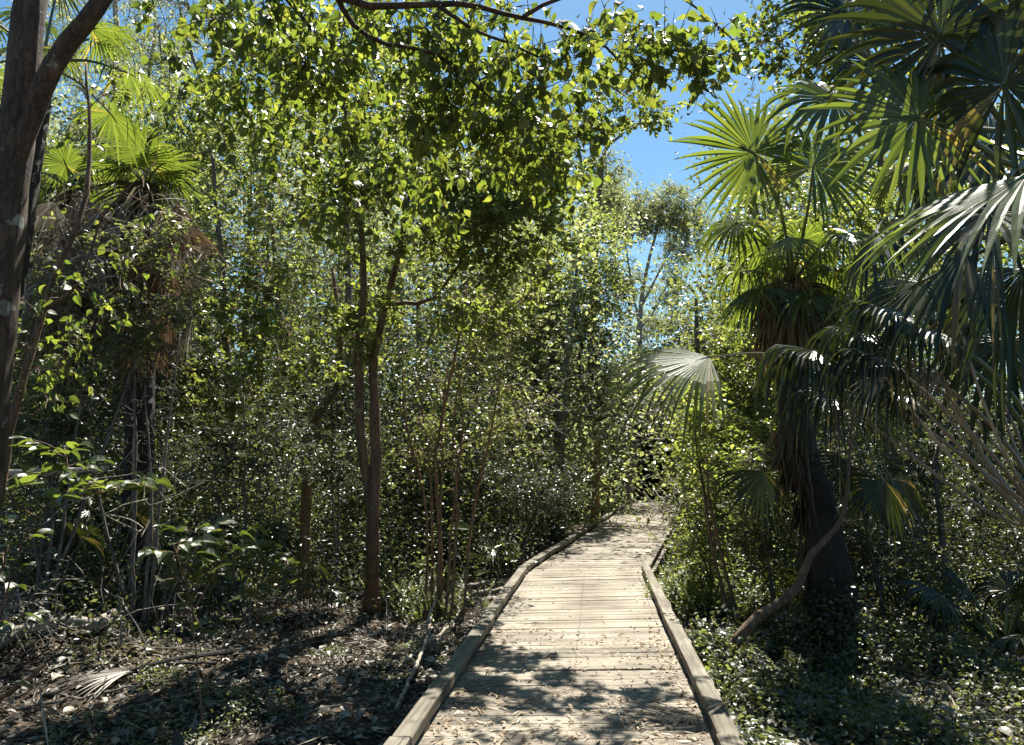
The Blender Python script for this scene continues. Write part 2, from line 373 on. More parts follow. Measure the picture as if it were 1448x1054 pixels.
# ------------------------------------------------------------------ ground
def make_ground():
    def axis(lo, hi, near_lo, near_hi, fine, coarse):
        a = list(np.arange(near_lo, near_hi, fine)); x = near_lo; s = fine
        left = []
        while x > lo: s *= 1.25; x -= s; left.append(x)
        x = a[-1]; s = fine; right = []
        while x < hi: s *= 1.25; x += s; right.append(x)
        return np.array(left[::-1] + a + right)
    xs = axis(-1500, 1500, -10, 12, .12, 3); ys = axis(-300, 3000, -2, 22, .12, 3)
    X, Y = np.meshgrid(xs, ys, indexing='ij')
    Z = gh(X, Y)
    n, k = X.shape
    V = np.stack([X, Y, Z], -1).reshape(-1, 3)
    i = np.arange(n - 1)[:, None] * k; j = np.arange(k - 1)[None]
    F = np.stack([i + j, i + k + j, i + k + j + 1, i + j + 1], -1).reshape(-1, 4)
    mb = MB(); mb.add(V, F)
    kind(mb.build('ground', M['soil'], smooth=True), 'structure')
make_ground()

# ------------------------------------------------------------------ boardwalk
def box8(c, ax, ay, az, h):       # centre, unit axes, half sizes
    s = np.array([[-1, -1, -1], [1, -1, -1], [1, 1, -1], [-1, 1, -1], [-1, -1, 1], [1, -1, 1], [1, 1, 1], [-1, 1, 1]], float)
    return c + (s[:, :1] * h[0]) * ax + (s[:, 1:2] * h[1]) * ay + (s[:, 2:] * h[2]) * az
BF = np.array([[0, 3, 2, 1], [4, 5, 6, 7], [0, 1, 5, 4], [2, 3, 7, 6], [1, 2, 6, 5], [3, 0, 4, 7]])
def bevel_bar(mb, p0, p1, w, h, rng, b=0.006, uv0=0.0, up=np.array([0, 0, 1.0])):
    """long bar p0..p1 with chamfered edges, an 8-sided section"""
    ax = norm(p1 - p0); ay = norm(np.cross(up, ax)); az = np.cross(ax, ay)
    sec = [(-w / 2, -h / 2 + b), (-w / 2 + b, -h / 2), (w / 2 - b, -h / 2), (w / 2, -h / 2 + b), (w / 2, h / 2 - b), (w / 2 - b, h / 2), (-w / 2 + b, h / 2), (-w / 2, h / 2 - b)]
    V = np.array([[p + ay * s[0] + az * s[1] for s in sec] for p in (p0, p1)]).reshape(-1, 3)
    L = np.linalg.norm(p1 - p0); per = [0, .01, w, w + .01, w + h, w + h + .01, 2 * w + h, 2 * w + h + .01]
    uv = np.array([[uv0 + e * L, q] for e in (0, 1) for q in per])
    j = np.arange(8); jn = (j + 1) % 8
    mb.add(V, [np.stack([j, j + 8, jn + 8, jn], -1), np.array([[0, 1, 2, 3, 4, 5, 6, 7]]), np.array([[15, 14, 13, 12, 11, 10, 9, 8]])], 0, uv)

def make_boardwalk():
    rng = np.random.default_rng(5)
    root = bpy.data.objects.new('boardwalk', None); COL.objects.link(root); kind(root, 'structure')
    root['label'] = 'weathered timber boardwalk with low kerb rails winding through the forest'
    deck = MB(); pitch = 0.132
    mid = (LK + RK) / 2
    for s in range(len(mid) - 1):
        a, b = mid[s], mid[s + 1]; L = np.linalg.norm(b - a)
        n = max(1, int(round(L / pitch)))
        for k in range(n):
            gp = .012 + .05 * rng.random() ** 3; t0 = (k + gp) / n; t1 = (k + 1 - gp) / n
            la = LK[s] * (1 - t0) + LK[s + 1] * t0; lb = LK[s] * (1 - t1) + LK[s + 1] * t1
            ra = RK[s] * (1 - t0) + RK[s + 1] * t0; rb = RK[s] * (1 - t1) + RK[s + 1] * t1
            z = rng.normal() * 0.0022; tz = rng.normal() * 0.002
            ext = 0.10 + rng.uniform(0, .03)
            dl = norm(la - ra); la = la + dl * ext; lb = lb + dl * ext; ra = ra - dl * ext; rb = rb - dl * ext
            # board with slightly rounded upper edges, split in the length so that it can cup and wave
            m = 7; V = []; uv = []
            wv = rng.normal(size=(m + 1,)) * 0.0012
            for q in range(m + 1):
                f = q / m
                pa = la * (1 - f) + ra * f; pb = lb * (1 - f) + rb * f; e = norm(pb - pa) * 0.005
                zz = z + wv[q]
                edge = rng.normal() * .0015
                pa = pa + norm(pb - pa) * edge
                V += [[*pa, zz - .035], [*pa, zz - .005 - tz], [*(pa + e), zz - tz], [*(pb - e), zz + tz], [*pb, zz - .005 + tz], [*pb, zz - .035]]
                x = f * 1.8
                uv += [[x, 0], [x, .03], [x, .035], [x, .19], [x, .195], [x, .23]]
            q = np.arange(m)[:, None] * 6; c = np.arange(5)[None]
            F = np.stack([q + c, q + c + 1, q + 7 + c, q + 6 + c], -1).reshape(-1, 4)
            deck.add(V, [F, np.array([[0, 5, 4, 3, 2, 1]]), m * 6 + np.array([[0, 1, 2, 3, 4, 5]])], 0, uv)
    deck.build('deck_boards', M['deck'], root)
    nails = MB(); ang = np.arange(6) * PI / 3
    for s in range(1, len(mid) - 3):
        n = max(1, int(round(np.linalg.norm(mid[s + 1] - mid[s]) / pitch)))
        for k in range(n):
            for off in (.25, .75):
                t = (k + off) / n
                for e in (.07, .5, .93):
                    l = LK[s] * (1 - t) + LK[s + 1] * t; r_ = RK[s] * (1 - t) + RK[s + 1] * t
                    c = l * (1 - e) + r_ * e + rng.normal(size=2) * .004
                    V = np.stack([c[0] + .008 * np.cos(ang), c[1] + .008 * np.sin(ang), np.full(6, .0065)], 1)
                    nails.add(V, np.array([[0, 1, 2, 3, 4, 5]]))
    kind(nails.build('screw_heads', M['bearer'], root), 'stuff')
    # bearers and stumps
    br = MB()
    for K, o in ((LK, 1), (RK, -1)):
        for s in range(len(K) - 1):
            a, b = K[s], K[s + 1]; d = norm(b - a); L = np.linalg.norm(b - a); side = np.array([d[1], -d[0]]) * o * 0.04
            p0 = np.array([*(a + side), -.115]); p1 = np.array([*(b + side), -.115])
            bevel_bar(br, p0, p1, .07, .155, rng)
            for k in range(max(1, int(L / 2.0))):
                c = a + d * (1.0 + 2.0 * k)
                if 1.0 + 2 * k < L: bevel_bar(br, np.array([*c + side * 3, -.7]), np.array([*c + side * 3, -.04]), .1, .1, rng, up=np.array([0.1, 1, 0.]))
    br.build('bearer', M['bearer'], root)
    # kerb timbers: each length its own part
    for K, name in ((LK, 'kerb_rail'), (RK, 'kerb_rail')):
        for s in range(len(K) - 1):
            a, b = K[s], K[s + 1]; L = np.linalg.norm(b - a); d = norm(b - a)
            n = max(1, int(round(L / 2.7))); 
            for k in range(n):
                t0, t1 = L * k / n + .007, L * (k + 1) / n - .007
                j = rng.normal(size=2) * .010; zj = rng.normal(size=2) * .006
                p0 = np.array([*(a + d * t0), .0755 + zj[0]]); p1 = np.array([*(a + d * t1), .0755 + zj[1]])
                nn = np.array([-d[1], d[0], 0])
                p0 += nn * j[0]; p1 += nn * j[1]
                mb = MB()
                ma = MB()
                m = 6
                for q in range(m):     # one continuous timber in six lengths, slightly bowed
                    pass
                bow = rng.normal() * .006
                ax = norm(p1 - p0); ay = norm(np.cross([0, 0, 1.0], ax)); az = np.cross(ax, ay)
                w, h, c = .118, .075, .008
                sec = np.array([(-w / 2, -h / 2 + c), (-w / 2 + c, -h / 2), (w / 2 - c, -h / 2), (w / 2, -h / 2 + c), (w / 2, h / 2 - c), (w / 2 - c, h / 2), (-w / 2 + c, h / 2), (-w / 2, h / 2 - c)])
                V = []; uv = []; per = [0, .01, w, w + .01, w + h, w + h + .01, 2 * w + h, 2 * w + h + .01]
                for q in range(m + 1):
                    f = q / m; pp = p0 * (1 - f) + p1 * f + ay * bow * 4 * f * (1 - f)
                    ss = sec * (1 + rng.normal(size=sec.shape) * .035)
                    V += [pp + ay * x + az * y for x, y in ss]; uv += [[f * np.linalg.norm(p1 - p0) + k, e] for e in per]
                q = np.arange(m)[:, None] * 8; jj = np.arange(8)[None]; jn = (jj + 1) % 8
                F = np.stack([q + jj, q + jn, q + 8 + jn, q + 8 + jj], -1).reshape(-1, 4)
                mb.add(V, [F[:, ::-1], np.array([[0, 1, 2, 3, 4, 5, 6, 7]]), m * 8 + np.array([[7, 6, 5, 4, 3, 2, 1, 0]])], 0, uv)
                # packer blocks under the rail
                for bq in (0.12, 0.5, 0.88):
                    pc = p0 * (1 - bq) + p1 * bq
                    q0 = np.array([*(pc - ax * .07)[:2], .0205]); q1 = np.array([*(pc + ax * .07)[:2], .0205])
                    bevel_bar(mb, q0, q1, .11, .037, rng, .003)
                mb.build(name, M['kerb'], root)
    return root
make_boardwalk()

# ------------------------------------------------------------------ trees
def grow(trunks, blobs, ntips, rng, tip_r=0.006, seg=0.28, rise=0.6):
    """trunks: list of (points, radii); blobs: (centre, radii, weight). returns chains and tip info"""
    N = []; PAR = []; RAD = []; chains = []
    for P, Rr in trunks:
        Q, q = smooth_poly(P, Rr, 0.14)
        wob = np.cumsum(rng.normal(size=Q.shape) * 0.006, axis=0); wob -= np.linspace(0, 1, len(Q))[:, None] * wob[-1]
        Q = Q + wob
        chains.append((Q, q, True))
        for k in range(len(Q)):
            if k > len(Q) * 0.25 or len(chains) > 1:
                N.append(Q[k]); RAD.append(q[k])
    N = [n for n in N]
    w = np.array([b[2] for b in blobs], float); w /= w.sum()
    idx = rng.choice(len(blobs), ntips, p=w)
    tips = np.array([in_blob(rng, blobs[i][:2], 1)[0] for i in idx])
    A = np.array(N)
    dmin = np.array([np.min(np.linalg.norm(A - t, axis=1)) for t in tips])
    order = np.argsort(dmin)
    NA = np.zeros((len(N) + ntips * 14, 3)); NR = np.zeros(len(NA)); n = len(N); NA[:n] = A; NR[:n] = RAD
    tipinfo = []
    for oi in order:
        t = tips[oi]
        d = np.linalg.norm(NA[:n] - t, axis=1)
        cost = d + rise * np.maximum(0, NA[:n, 2] - t[2] + 0.25 * d)
        b = int(np.argmin(cost)); L = d[b]
        k = min(12, max(2, int(L / seg)))
        f = np.linspace(0, 1, k + 1)[:, None]
        Q = NA[b] * (1 - f) + t * f
        Q[:, 2] += (-0.10 * L * np.sin(f[:, 0] * PI) + 0.02) * (1 if rng.random() < .75 else -1)
        Q[1:-1] += rng.normal(size=(k - 1, 3)) * 0.07 * min(1, L) ** .5 * 0.6
        r0 = min(NR[b] * 0.75, tip_r * (1 + L * 2.2)); r0 = max(r0, tip_r)
        rr = np.linspace(r0, tip_r * .6, k + 1)
        chains.append((Q, rr, False))
        NA[n:n + k] = Q[1:]; NR[n:n + k] = rr[1:]; n += k
        tipinfo.append((Q[-1], norm(Q[-1] - Q[-2]), L))
    return chains, tipinfo

def foliage(mb, tips, rng, per_tip, size, tmpl, spread=0.28, mat=0, droop=0.35, tilt=0.7, twigs=None, ntw=4):
    C = np.array([t[0] for t in tips]); D = np.array([t[1] for t in tips])
    n = len(C)
    # sub twigs
    T = np.repeat(np.arange(n), ntw)
    sd = norm(D[T] * 0.6 + rand_dir(rng, len(T)) * 1.0)
    ln = rng.uniform(0.5, 1.5, len(T)) * spread
    st = C[T] - D[T] * rng.uniform(0, 1, (len(T), 1)) * spread * 0.8
    k = max(1, per_tip // ntw)
    I = np.repeat(np.arange(len(T)), k)
    f = rng.uniform(0.1, 1.05, len(I))[:, None]
    P = st[I] + sd[I] * ln[I][:, None] * f + np.array([0, 0, -1]) * 0.15 * spread * f ** 2 + rng.normal(size=(len(I), 3)) * size * 0.35
    side = norm(np.cross(sd[I], np.array([0.02, 0.03, 1.0]))) * np.where(np.arange(len(I)) % 2, 1, -1)[:, None]
    LD = norm(sd[I] * 0.6 + side * 0.9 + rng.normal(size=P.shape) * 0.35 + np.array([0, 0, -droop]))
    S = size * rng.uniform(0.6, 1.25, len(I))
    put_leaves(mb, P, LD, rand_n(rng, len(I), tilt), S, tmpl, mat, rng)
    if twigs is not None:
        km = lit_mask(st + sd * ln[:, None] * .5)
        for a in np.nonzero(km)[0]:
            e = st[a] + sd[a] * ln[a] + np.array([0, 0, -.15 * spread])
            tube(twigs, np.array([st[a], (st[a] + e) / 2 + [0, 0, .05 * spread], e]), np.array([.004, .003, .0015]), 3, 0, cap=False)

def tree(name, label, cat, trunks, blobs, ntips, per_tip, size, tmpl, leafm, barkm, seed, spread=.28, group=None, droop=.35, tilt=.7, tip_r=.006, fine=False, ntw=4, rise=.6, sides=10, extra=None):
    rng = np.random.default_rng(seed)
    base = np.array(trunks[0][0][0], float)
    root = empty(name, base, label, cat, group)
    chains, tips = grow(trunks, blobs, ntips, rng, tip_r, rise=rise)
    wb = MB()
    for Q, rr, main in chains:
        if main:
            q0 = rr.copy(); 
            if Q is chains[0][0]: q0[:4] *= np.array([1.35, 1.2, 1.1, 1.03])[:len(q0[:4])]
            tube(wb, Q, q0, sides, 0, 0.035, rng)
        else: tube(wb, Q, rr, 5, 0, cap=False)
    lb = MB()
    foliage(lb, tips, rng, per_tip, size, tmpl, spread, 0, droop, tilt, wb if fine else None, ntw)
    if extra is not None: extra(lb, wb, rng)
    wb.build('trunk', M[barkm], root, smooth=True, loc=base)
    lb.build('crown', M[leafm], root, loc=base)
    return root

def B(px, py, Y, rx, ry, rz, w=1.0): return (at(px, py, Y), (rx, ry, rz), w)
def G(px, py):            # ground point seen at that pixel
    return ground_at(px, py)
def base_at(px, Y):       # ground point below pixel column px at depth Y
    p = at(px, 655, Y); p[2] = gz(p[0], p[1]) - .05; return p

# 1 mottled leaning tree at the near edge, whose limbs hang over the walk
bA = base_at(-95, 3.5)
tree('mottled_tree', 'thick forking reddish trunk with pale lichen patches, at the near edge', 'tree',
     [([bA, at(-50, 800, 3.5), at(-14, 560, 3.5), at(8, 330, 3.5), at(28, 150, 3.5), at(44, -20, 3.55), at(75, -160, 3.7), at(200, -260, 3.9)], [.14, .115, .095, .088, .08, .072, .06, .05]),
      ([at(16, 260, 3.5), at(32, 200, 3.49), at(58, 125, 3.46), at(92, 60, 3.42), at(135, 5, 3.4), at(185, -70, 3.4), at(260, -150, 3.5)], [.02, .042, .048, .045, .042, .04, .03]),
      ([at(120, -200, 3.8), at(300, -110, 4.0), at(470, -12, 4.2), at(560, 5, 4.3), at(650, 3, 4.4), at(740, 25, 4.5), at(830, 50, 4.6), at(900, 110, 4.8)], [.04, .03, .024, .021, .018, .014, .010, .005]),
      ([at(470, -12, 4.2), at(500, 40, 4.4), at(548, 66, 4.5), at(612, 76, 4.6), at(680, 130, 4.8), at(740, 185, 4.9)], [.018, .016, .013, .011, .008, .004]),
      ([at(620, 8, 4.35), at(668, 40, 4.5), at(720, 62, 4.7), at(800, 100, 4.9)], [.014, .011, .009, .005]),
      ([at(330, -90, 4.0), at(440, 40, 4.6), at(420, 120, 4.9), at(385, 170, 5.0)], [.018, .012, .008, .004]),
      ([at(740, 25, 4.5), at(850, -30, 4.5), at(960, -10, 4.6), at(1040, 60, 4.7)], [.014, .011, .008, .004])],
     [B(400, 40, 4.7, .6, .5, .45, 1.0), B(540, 110, 5.0, .7, .6, .6, 1.5), B(690, 130, 5.0, .7, .6, .6, 1.6), B(800, 140, 4.9, .5, .5, .45, 1.1),
      B(890, 70, 4.7, .38, .4, .30, .7), B(990, 80, 4.7, .32, .35, .32, .6), B(560, 260, 6.0, .9, .6, .5, 1.0), B(760, 230, 5.6, .5, .4, .35, .8), B(440, 220, 5.8, .7, .5, .6, .7),
      B(870, 90, 7.4, .9, .8, .5, .55), B(600, 10, 4.9, 1.0, .6, .25, 1.2), B(380, 110, 5.4, .8, .6, .6, 1.0), B(300, 30, 5.2, .6, .5, .4, .6)],
     450, 16, .088, T_big(.66), 'leaf_over', 'bark_red', 11, spread=.20, droop=1.1, tilt=.9, tip_r=.0035, fine=True, ntw=3, sides=16)

# 2 central twin-trunk tree
b0 = G(525, 868)
tree('twin_trunk_tree', 'brown twin trunked tree rising behind the bare leaf litter, with a tall leafy crown', 'tree',
     [([b0, at(528, 760, 9), at(532, 640, 9), at(528, 520, 9), at(548, 430, 9), at(575, 300, 9), at(590, 120, 9.2)], [.10, .08, .07, .055, .045, .035, .02]),
      ([at(528, 725, 9), at(512, 630, 8.95), at(508, 520, 8.9), at(514, 380, 8.8), at(500, 250, 8.7), at(480, 100, 8.6)], [.058, .056, .05, .04, .03, .018]),
      ([at(548, 430, 9), at(570, 428, 8.9), at(612, 420, 8.8), at(680, 330, 8.6)], [.03, .028, .022, .01])],
     [B(500, 120, 8.9, 1.2, .9, 1.1, .55), B(620, 200, 8.9, 1.3, 1.0, 1.1, 1.1), B(760, 230, 8.8, .8, .9, .8, .7), B(880, 150, 8.6, .6, .8, .5, .4), B(560, 300, 8.5, 1.5, 1.2, .8, 1.3), B(700, 330, 8.8, 1.0, 1.0, .8, .9),
      B(430, 300, 8.9, .8, .6, .8, .35), B(600, 430, 9, 1.3, 1.0, .7, .9), B(470, 470, 9, .9, .8, .7, .6), B(600, 30, 9, 1.9, 1.2, .9, .5)],
     760, 40, .085, T_hex(.62), 'leaf_lime', 'bark_brown', 12, spread=.26, tip_r=.005, fine=True)

# trees behind, each its own object
TREES = [
 # name, label, trunks(px), D, r0, blobs, ntips, per, size, leafm, bark, seed
 ('slender_tree', 'slim tree with orange brown lower trunk, first trunk beside the twin trunked tree', [(435, 800), (432, 690), (432, 620), (455, 575), (480, 520), (470, 380)], 10.5, .085,
  [(440, 440, 10.5, 1.2, 1.0, 1.1), (370, 330, 10.5, 1.1, 1.0, 1.1), (330, 480, 10.5, 1.0, .9, .9), (300, 560, 10.3, .8, .8, .5)], 300, 44, .078, 'leaf_lime', 'bark_orange', 21),
 ('straight_tree', 'tall straight thin grey trunk seen through the twin trunked crown', [(500, 790), (497, 600), (494, 450), (490, 340), (488, 200), (480, 60)], 14, .10,
  [(480, 150, 14, 2.0, 1.4, 1.8), (560, 90, 14, 1.8, 1.2, 1.2), (640, 330, 13.5, 1.8, 1.2, 1.6), (400, 240, 14, 1.3, 1.2, 1.6)], 420, 45, .085, 'leaf_lime', 'bark_grey', 22),
 ('many_stemmed_tree', 'clump of thin reddish stems with pale small leaves beside the large bright leaf', [(625, 835), (622, 740), (618, 640), (640, 520), (660, 420)], 9.6, .035,
  [(640, 560, 9.6, .75, .7, .7), (690, 450, 9.8, .9, .8, .9), (610, 640, 9.6, .5, .5, .5), (720, 590, 10, .6, .6, .6)], 190, 28, .06, 'leaf_small', 'bark_orange', 23),
 ('forked_tree', 'orange forked trunk standing close to the kerb where the walk narrows', [(838, 738), (843, 690), (845, 640), (838, 590), (820, 520), (830, 440)], 22, .13,
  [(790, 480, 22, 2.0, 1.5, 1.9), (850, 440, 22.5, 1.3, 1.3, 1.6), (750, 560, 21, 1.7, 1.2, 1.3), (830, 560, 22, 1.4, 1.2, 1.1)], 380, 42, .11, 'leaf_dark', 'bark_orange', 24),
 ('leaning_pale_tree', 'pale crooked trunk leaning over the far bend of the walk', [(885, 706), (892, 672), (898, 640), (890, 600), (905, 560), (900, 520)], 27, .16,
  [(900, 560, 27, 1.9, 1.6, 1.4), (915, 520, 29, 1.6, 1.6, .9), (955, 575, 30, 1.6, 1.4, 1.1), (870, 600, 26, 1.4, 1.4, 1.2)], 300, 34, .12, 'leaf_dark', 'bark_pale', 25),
 ('round_crown_tree', 'pale green bushy tree between the big crown and the strip of sky', [(790, 740), (790, 620), (780, 500), (775, 400), (780, 330)], 21, .14,
  [(800, 350, 21, 2.0, 1.6, 1.6), (740, 420, 20.5, 2.2, 1.6, 2.0), (830, 420, 21, 1.5, 1.4, 1.4), (680, 480, 20, 2.0, 1.6, 1.6)], 420, 44, .12, 'leaf_lime', 'bark_grey', 26),
 ('bushy_tree', 'small leaved bushy tree filling the space behind the old skirted palm', [(330, 800), (325, 650), (320, 500), (310, 350), (300, 220)], 12, .10,
  [(310, 260, 12, 1.5, 1.2, 1.4), (260, 180, 12.5, 1.4, 1.2, 1.0), (370, 160, 12.5, 1.3, 1.2, 1.4), (280, 420, 11.5, 1.4, 1.2, 1.3), (360, 470, 11.5, 1.1, 1.0, 1.3)], 440, 44, .078, 'leaf_lime', 'bark_grey', 27),
 ('dense_tree', 'dense dark leaved tree low behind the mottled trunk', [(90, 800), (85, 650), (95, 500), (110, 400)], 10, .09,
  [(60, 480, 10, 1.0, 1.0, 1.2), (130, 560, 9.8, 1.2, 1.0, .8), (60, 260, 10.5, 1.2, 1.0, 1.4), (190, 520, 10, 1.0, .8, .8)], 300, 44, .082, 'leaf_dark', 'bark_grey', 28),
 ('leafy_tree', 'bright leaved tree backlit behind the fan palms, its trunk hidden by fronds', [(1265, 800), (1260, 600), (1262, 420), (1250, 250), (1240, 100)], 10, .09,
  [(1250, 330, 10, 1.4, 1.1, 1.2), (1130, 330, 10.5, 1.2, 1.0, 1.1), (1370, 300, 10, 1.5, 1.1, 1.4), (1220, 440, 9.8, 1.5, 1.0, .8), (1400, 460, 9.5, 1.2, 1.0, 1.0), (1060, 400, 11, .9, .9, .9)], 400, 40, .085, 'leaf_lime', 'bark_grey', 29),
 ('spreading_tree', 'tall spreading tree whose bright leafy top shows above the fan palms', [(1600, 820), (1590, 500), (1520, 200), (1400, 60), (1240, 20)], 8, .10,
  [(1150, 40, 7.6, 1.0, .8, .6), (1250, 70, 7.8, 1.0, .8, .7), (1090, 90, 7.4, .45, .6, .6), (1380, 60, 8, 1.3, .9, .8), (1250, -60, 8, 1.6, 1.0, .5)], 260, 37, .085, 'leaf_over', 'bark_brown', 30),
 ('low_leafy_tree', 'low leafy tree over the ground cover below the drooping palm stalks', [(1330, 850), (1335, 760), (1325, 650), (1350, 580)], 9.5, .05,
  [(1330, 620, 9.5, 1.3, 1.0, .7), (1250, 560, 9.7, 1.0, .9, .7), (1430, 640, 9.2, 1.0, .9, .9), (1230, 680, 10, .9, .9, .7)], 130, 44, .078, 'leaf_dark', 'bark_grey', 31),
 ('sunlit_tree', 'sunlit small tree just beyond the kerb bend, behind the shiny palm leaf', [(1050, 780), (1045, 700), (1030, 600), (1050, 500)], 13, .05,
  [(1020, 560, 13, 1.0, .9, .9), (1080, 600, 12.5, 1.1, 1.0, .9), (1030, 470, 14, .7, 1.0, .7), (1090, 490, 12.5, 1.1, 1.0, .8), (1020, 690, 12.5, .7, .8, .6)], 300, 54, .082, 'leaf_lime', 'bark_orange', 32),
]
for nm, lab, px, D, r0, bl, nt, per, sz, lm, bk, sd in TREES:
    P = [at(x, y, D) for x, y in px]; P[0] = base_at(px[0][0], D)
    rr = list(np.linspace(r0, r0 * .3, len(P)))
    tr = [(P, rr)]
    rng = np.random.default_rng(sd)
    if nm == 'forked_tree':
        tr.append(([at(843, 665, D), at(834, 640, D), at(822, 618, D - .3), at(800, 560, D - .5)], [.07, .06, .05, .03]))
    if nm == 'many_stemmed_tree':
        for k, (a, b_) in enumerate([(612, 600), (640, 640), (655, 700), (604, 575), (632, 655), (618, 625)]):
            q = base_at(a, D + rng.uniform(-.25, .25)); tr.append(([q, at(a + (b_ - a) * .25 + 4, 720, D), at(b_ + rng.uniform(-6, 6), 600, D), at(b_ + rng.uniform(-20, 20), 520, D)], [.02, .017, .013, .007]))
    tree(nm, lab, 'tree', tr, [B(x, y, d, a, b_, c, a * c) for x, y, d, a, b_, c in bl], nt, per, sz, T_rhomb(.6) if D > 13.5 else T_hex(.6), lm, bk, sd, spread=.30 if D < 16 else .42, tip_r=.006 if D < 16 else .01, fine=True)

SH = [('shrub', 'dark glossy shrub filling the space under the brown skirted palm', 190, 7.9, [(190, 560, 7.9, .8, .5, .5), (130, 620, 7.7, .6, .5, .5), (235, 640, 7.9, .6, .5, .45)], 190, 'leaf_dark', 201),
 ('shrub', 'leafy shrub between the mottled trunk and the palm debris', 75, 7.4, [(70, 560, 7.4, .5, .4, .5), (40, 640, 7.3, .5, .4, .5), (90, 470, 7.5, .5, .4, .6), (150, 400, 7.4, .8, .4, .7), (240, 360, 7.6, .5, .4, .7)], 210, 'leaf_small', 202),
 ('shrub', 'speckled small leaved shrub beside the slim orange trunk', 345, 8.8, [(345, 560, 8.8, .8, .5, .6), (390, 640, 8.9, .6, .5, .5), (300, 650, 8.7, .6, .5, .5)], 190, 'leaf_dark', 203),
 ('shrub', 'dark shrub between the twin trunk and the slim orange trunk', 475, 10.2, [(475, 640, 10.2, .6, .5, .7), (470, 560, 10.2, .7, .5, .6)], 150, 'leaf_dark', 204),
 ('shrub', 'sunlit loose shrub in the open patch of ground cover', 1370, 8.4, [(1370, 830, 8.4, .7, .5, .3), (1300, 800, 8.8, .6, .5, .3)], 90, 'leaf_small', 205),
 ('shrub', 'dark small leaved shrub at the foot of the wide black palm base', 1235, 8.6, [(1225, 760, 8.5, .4, .4, .5), (1215, 680, 8.3, .5, .4, .5)], 130, 'leaf_dark', 207),
 ('shrub', 'loose shrub growing between the lime sapling and the black palm base', 1085, 8.6, [(1080, 760, 8.6, .4, .4, .5), (1075, 680, 8.4, .45, .4, .5)], 130, 'leaf_small', 208),
 ('shrub', 'bright lime green bush between the kerb bend and the thin dark sapling', 1000, 9.6, [(992, 780, 9.6, .35, .4, .5), (1000, 690, 9.6, .4, .4, .5), (1015, 610, 9.7, .45, .4, .5)], 230, 'leaf_lime', 209),
 ('shrub', 'tall lime green bush beside the second length of walk, behind the thin sapling', 1010, 12.2, [(1000, 720, 12.2, .45, .5, .5), (995, 640, 12.4, .5, .5, .6), (1020, 570, 12.4, .5, .5, .5)], 210, 'leaf_lime', 210),
 ('shrub', 'tall leafy shrub hiding the trunk of the brown skirted palm', 215, 7.6, [(205, 545, 7.5, .5, .35, .5), (190, 480, 7.5, .55, .35, .4), (255, 470, 7.6, .5, .35, .5)], 210, 'leaf_small', 211),
 ('shrub', 'dark shrub behind the ferns outside the first kerb bend', 720, 13.5, [(720, 680, 13.5, 1.0, .7, .6), (780, 690, 14.5, .8, .7, .6)], 170, 'leaf_dark', 206)]
for nm, lab, px, D, bl, nt_, lm, sd_ in SH:
    b = base_at(px, D); rng = np.random.default_rng(sd_)
    ch = [([b, (b * .6 + at(*bl[0][:2], D) * .4) + [0.05, 0, 0], at(*bl[0][:2], D)], [.022, .018, .008])]
    for q_ in bl[1:]: ch.append(([b + rng.normal(size=3) * [.08, .08, 0], (b * .5 + at(*q_[:3]) * .5), at(*q_[:3])], [.018, .014, .006]))
    tree(nm, lab, 'shrub', ch, [B(x, y, d, a, b_, c) for x, y, d, a, b_, c in bl], nt_, 26, .06, T_rhomb(.58), lm, 'bark_grey', sd_, spread=.2, tip_r=.003, fine=True, ntw=3, sides=6)

# gum trees with open crowns against the sky
def gum(name, label, px, D, r0, bl, ntips, per, size, seed, limbs=(), bark='bark_pale'):
    P = [at(x, y, D) for x, y in px]; P[0] = base_at(px[0][0], D)
    tr = [(P, list(np.linspace(r0, r0 * .25, len(P))))]
    for lp, r in limbs: tr.append(([at(x, y, D) for x, y in lp], list(np.linspace(r, r * .3, len(lp)))))
    tree(name, label, 'gum tree', tr, [B(x, y, d, a, b_, c, w) for x, y, d, a, b_, c, w in bl], ntips, per, size, T_hex(.24), 'leaf_grey', bark, seed, spread=size * 3.2, droop=1.0, tip_r=D * .0006, ntw=4, rise=.9, fine=True)
gum('gum_tree', 'tall grey gum tree with a thick forked trunk against pale sky above the bushy tree', [(285, 760), (285, 400), (288, 270), (295, 150), (308, 80), (318, -60)], 20, .24,
    [(240, 40, 20, 2.2, 1.5, 1.2, 1), (330, 40, 20.5, 2.0, 1.5, 1.5, 1), (200, 120, 20, 1.8, 1.5, .9, .8), (400, 60, 20, 1.6, 1.4, 1.4, .8), (280, -80, 20, 3.5, 1.6, 1.2, .8)], 260, 26, .15, 41,
    [([(290, 250), (305, 200), (318, 150), (330, 95), (326, 0)], .12), ([(300, 140), (275, 90), (255, 20), (245, -60)], .07), ([(290, 215), (262, 180), (235, 110), (225, 40)], .06)], 'bark_grey')
gum('gum_tree', 'distant round topped gum tree with thin white branches in the strip of sky', [(905, 640), (905, 470), (912, 400), (925, 340), (940, 290)], 44, .18,
    [(935, 295, 44, 2.8, 1.8, 1.6, 2.2), (885, 310, 44, 2.0, 1.5, 1.6, 1.4), (970, 330, 44, 1.7, 1.4, 1.9, 1.2), (950, 410, 44, 1.5, 1.5, 2.0, .9), (890, 400, 44, 1.2, 1.2, 1.6, .5), (925, 460, 46, 2.5, 1.5, 1.0, .8), (860, 275, 46, 1.3, 1.4, 1.0, .7)], 680, 46, .22, 42,
    [([(905, 465), (895, 410), (885, 350), (880, 310)], .09), ([(909, 430), (930, 390), (950, 350), (965, 310)], .09), ([(905, 465), (925, 440), (945, 400)], .07)])
